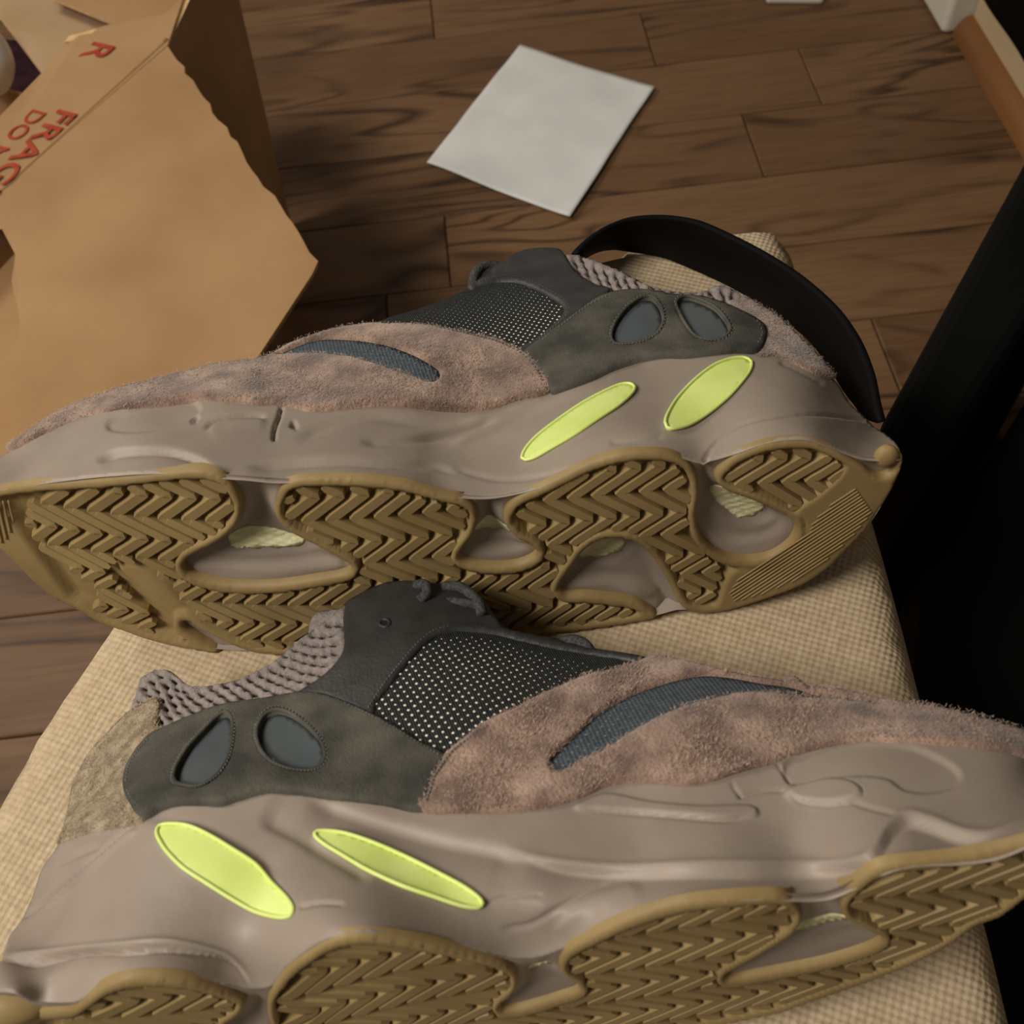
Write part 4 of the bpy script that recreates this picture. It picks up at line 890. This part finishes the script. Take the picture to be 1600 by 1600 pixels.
D2 = dict(mid_k=1.2, ad=(.0008, .0014), blue_f=lambda p: float(np.clip((1060 - p[0]) / 90, 0, 1)), heel_m=(M_TANSUEDE, M_TANNAP), wc=.050, edge=edge2, side=top2 + edge2[::-1] + [(-48, 1545), (-30, 1515)],
  mid=midtop2 + [(1752, 1262)] + [(p[0], p[1] + 2) for p in edge2[::-1]] + [(-45, 1545), (-25, 1520)],
  mid_f=[stepf(lineA, -.0024, 2.2, 26), groove(lineA, .0014, 3), groove([(p[0], p[1] - 7) for p in lineA], -.0006, 5),
     groove([(210, 1286), (175, 1313), (137, 1346), (100, 1381), (62, 1411), (28, 1441)], .0013, 3), groove([(216, 1290), (181, 1317), (143, 1350), (106, 1385), (68, 1415)], -.0010, 3.5), groove([(155, 1319), (120, 1334), (85, 1352)], .0006, 4),
     stepf(lineC, -.0026, 3, 40), groove([(p[0], p[1] - 6) for p in lineC], -.0004, 6),
     stepf([(475, 1242), (540, 1265), (600, 1285), (700, 1312), (770, 1325), (832, 1345)], -.0026, 7, 30), stepf([(400, 1277), (462, 1310), (512, 1342), (560, 1370), (580, 1385)], -.0018, 10, 30, -1), stepf([(205, 1275), (300, 1290), (380, 1325), (440, 1375)], -.0008, 8, 25, -1),
     groove([(465, 1420), (500, 1414), (540, 1416)], .0006, 3), groove([(755, 1412), (790, 1402), (850, 1396)], .0004, 4),
     plateau(blade, .0009, 4), groove([(900, 1263), (990, 1269), (1069, 1277), (1134, 1282), (1184, 1274)], .0009, 2.5),
     plateau(lens, .0012, 8), groove(lens + lens[:1], .0008, 2.5), plateau(hollow, -.0009, 4), groove([(1142, 1219), (1150, 1235), (1160, 1247)], .0006, 2), groove([(1212, 1190), (1222, 1205), (1235, 1224)], .0006, 2), groove([(1150, 1247), (1190, 1236), (1229, 1236)], .0006, 2.5),
     groove([(1330, 1256), (1370, 1266), (1400, 1272)], .0005, 3), stepf([(860, 1460), (900, 1420), (940, 1390), (1000, 1365)], .0010, 8, 25), groove([(780, 1452), (830, 1445), (880, 1415), (920, 1385), (955, 1365)], .0005, 5), wob(110, .0008, 6)],
  sole=sole2, sole_f=[], foam=foam2, 
  ovals=[[(246, 1302), (250, 1292), (270, 1289), (295, 1292), (325, 1305), (362, 1327), (400, 1352), (425, 1380), (450, 1405), (460, 1422), (455, 1432), (437, 1434), (400, 1425), (362, 1405), (325, 1382), (287, 1357), (262, 1332), (249, 1312)],
         [(492, 1304), (507, 1300), (540, 1304), (587, 1320), (637, 1342), (687, 1367), (725, 1387), (748, 1403), (754, 1412), (747, 1418), (720, 1416), (675, 1402), (625, 1385), (575, 1362), (530, 1335), (502, 1317)]],
  gum=gum2, rimw=11, smooth=lambda uv: sstep((60 - uv[:, 0]) / 20),
  rows=[(535, 1562), (617, 1540), (700, 1527), (742, 1517), (979, 1483), (1058, 1473), (1139, 1460), (1181, 1452)],
  rd=.0118, ra=.0138, pitch=.0080, sgn=-1, phase=(575, 1552), excl=[[(-60, 1540), (70, 1540), (85, 1620), (-60, 1680)]], lr=(-.14, .165),
  mesh=[(574, 1116), (586, 1096), (604, 1073), (629, 1041), (654, 1011), (680, 991), (705, 983), (742, 984), (780, 989), (812, 997), (865, 1009), (917, 1018), (970, 1026), (1012, 1033), (996, 1044), (957, 1057), (917, 1066), (873, 1087), (839, 1100), (799, 1121), (760, 1142), (730, 1163), (707, 1180), (692, 1190), (655, 1167), (617, 1144)],
  dots=[(588, 1108), (610, 1078), (635, 1048), (660, 1020), (690, 1003), (730, 1000), (790, 1010), (860, 1030), (920, 1045), (900, 1062), (850, 1090), (800, 1112), (760, 1133), (725, 1155), (703, 1172), (655, 1152), (617, 1130)],
  dot_p=.0031, dot_r=.00041, dot_a=-14, dot_f=lambda p: float(np.clip(1.15 - max(0, (p[0] - 760) / 200) - max(0, (1030 - p[1]) / 60), .0, 1)),
  collar=[(201, 1106), (207, 1082), (215, 1057), (230, 1046), (252, 1041), (267, 1046), (285, 1061), (300, 1067), (330, 1065), (372, 1055), (405, 1040), (430, 1025), (455, 1002), (478, 985), (510, 962), (541, 942), (540, 960), (538, 975), (542, 1002), (536, 1027), (520, 1050), (500, 1068), (475, 1083), (462, 1092), (410, 1101), (360, 1108), (322, 1118), (285, 1133), (257, 1148), (244, 1138), (240, 1122), (243, 1100), (222, 1106)],
  collar_rows=[(190, 1080), (235, 1085), (285, 1098), (340, 1084), (400, 1068), (450, 1045), (495, 1015), (530, 970), (550, 935)], collar_h=(20, 5.6, 3.3, .45, .1, 3),
  heel=[(88, 1318), (92, 1308), (100, 1285), (107, 1257), (111, 1232), (120, 1210), (135, 1182), (147, 1165), (172, 1140), (200, 1112), (222, 1101), (245, 1091), (249, 1110), (244, 1126), (249, 1137), (262, 1142), (240, 1155), (222, 1177), (207, 1203), (204, 1225), (206, 1245), (214, 1262), (226, 1280), (212, 1287), (170, 1294), (130, 1302), (95, 1316)], heel_n=3600, drift=(.5, .5),
  eye=[(541, 942), (560, 930), (580, 920), (605, 911), (635, 909), (662, 912), (730, 920), (757, 942), (775, 968), (790, 983), (870, 999), (928, 1014), (1009, 1029), (1008, 1037), (970, 1031), (917, 1023), (865, 1014), (812, 1002), (780, 994), (742, 989), (705, 988), (680, 997), (655, 1017), (630, 1047), (605, 1079), (588, 1102), (582, 1122), (555, 1112), (530, 1100), (500, 1090), (462, 1088), (475, 1077), (500, 1062), (520, 1045), (535, 1025), (540, 1002), (537, 972), (539, 955)],
  eye_f=[wob(50, .0004, 9), groove([(676, 996), (700, 984), (742, 985), (812, 998), (917, 1019), (1000, 1034)], -.0004, 3)], eye_st=[(578, 1108), (600, 1074), (625, 1042), (650, 1012), (677, 990), (705, 982)],
  eyelets=[(602, 978, 8)],
  qtr=[(196, 1225), (200, 1202), (215, 1175), (235, 1152), (257, 1140), (285, 1127), (322, 1112), (360, 1102), (410, 1095), (460, 1086), (480, 1085), (505, 1087), (530, 1095), (555, 1105), (580, 1117), (617, 1137), (655, 1160), (697, 1184), (688, 1205), (672, 1240), (662, 1270), (600, 1261), (525, 1251), (475, 1243), (425, 1239), (400, 1243), (370, 1252), (347, 1259), (312, 1258), (275, 1259), (250, 1266), (222, 1279), (207, 1260), (199, 1243)],
  gel=[[(277, 1220), (281, 1203), (297, 1175), (322, 1147), (342, 1127), (356, 1122), (364, 1135), (364, 1160), (357, 1192), (340, 1217), (315, 1232), (292, 1231), (280, 1227)],
       [(407, 1142), (417, 1125), (435, 1117), (455, 1122), (480, 1140), (500, 1162), (507, 1182), (502, 1198), (485, 1207), (455, 1206), (427, 1195), (411, 1177), (405, 1157)]],
  qtr_st=[[(204, 1225), (208, 1204), (222, 1179), (240, 1158)], [(206, 1242), (214, 1258), (226, 1270)], [(532, 1102), (580, 1124), (617, 1144), (655, 1167), (690, 1188)]],
  blue=[(861, 1205), (860, 1190), (875, 1173), (907, 1144), (928, 1123), (970, 1097), (1009, 1079), (1062, 1063), (1101, 1057), (1141, 1060), (1192, 1069), (1234, 1075), (1277, 1087), (1333, 1098), (1372, 1105), (1319, 1099), (1277, 1094), (1234, 1089), (1192, 1087), (1150, 1091), (1114, 1097), (1075, 1107), (1049, 1118), (1017, 1134), (983, 1152), (944, 1176), (917, 1189), (891, 1205), (870, 1212)], blue_in=True,
  suede=[(655, 1268), (667, 1243), (680, 1210), (692, 1190), (707, 1172), (730, 1155), (755, 1135), (780, 1121), (799, 1113), (839, 1092), (873, 1079), (917, 1058), (957, 1050), (996, 1037), (1022, 1029), (1062, 1037), (1101, 1044), (1127, 1050), (1180, 1062), (1228, 1068), (1237, 1060), (1248, 1065), (1262, 1075), (1319, 1084), (1375, 1096), (1431, 1104), (1473, 1111), (1516, 1121), (1558, 1132), (1600, 1148), (1670, 1180), (1725, 1215), (1740, 1252), (1680, 1217), (1600, 1183), (1572, 1175), (1516, 1169), (1459, 1166), (1403, 1163), (1347, 1162), (1291, 1169), (1234, 1182), (1206, 1194), (1155, 1207), (1121, 1219), (1082, 1227), (1042, 1224), (990, 1221), (951, 1227), (911, 1245), (859, 1262), (800, 1271), (725, 1272)],
  suede_n=11000, suede_st=[(668, 1258), (680, 1222), (695, 1198), (712, 1178), (735, 1160), (765, 1140)],
  laces=[([(650, 918, .001), (664, 926, .004), (668, 938, .003), (655, 942, .001)], .0019), ([(690, 922, .001), (715, 925, .003), (735, 940, .003), (745, 955, .004), (752, 968, .002)], .0019), ([(700, 940, .0), (720, 948, .002), (742, 952, .002), (760, 958, -.002)], .0017), ([(870, 1000, -.003), (890, 1002, .001), (915, 1009, .001), (930, 1020, -.003)], .002)])
shoe2 = thing('sneaker', 'mauve and slate chunky sneaker nearest the camera, on its side, toe right', 'sneaker', group='pair of sneakers on the chair', rot=frame_matrix(S2))
S2.set_far(edge2, sole2[len(edge2):])
build(S2, shoe2, D2)
# tongue edge showing behind the collar
patch(S2, 'tongue', [(477, 988), (478, 967), (486, 951), (508, 944), (530, 944), (525, 955), (500, 972), (484, 990)], M_COLLAR, shoe2, 'side', off=-.002, er=.001, depth=.003, sp=5)
# heel rubber knob at the left edge
X, N = S2.surf('sole', np.array([[6.0, 1566]])); o = lump('heel_nub', X[0], .0085, M_GUM, 4, (1.5, .8, .75), .06, 12); o.parent = shoe2
for sh in (shoe1, shoe2):                      # nothing sinks into the cushion
    tl = (S1 if sh is shoe1 else S2).tilt; st = list(sh.children)
    while st:
        o = st.pop(); st += list(o.children)
        if o.type == 'MESH':
            n = len(o.data.vertices); c = np.empty(n * 3); o.data.vertices.foreach_get('co', c); c = c.reshape(-1, 3); c[:, 2] = np.maximum(c[:, 2], c[:, 1] * tl + .0002); o.data.vertices.foreach_set('co', c.ravel()); o.data.update()
bpy.context.view_layer.update()
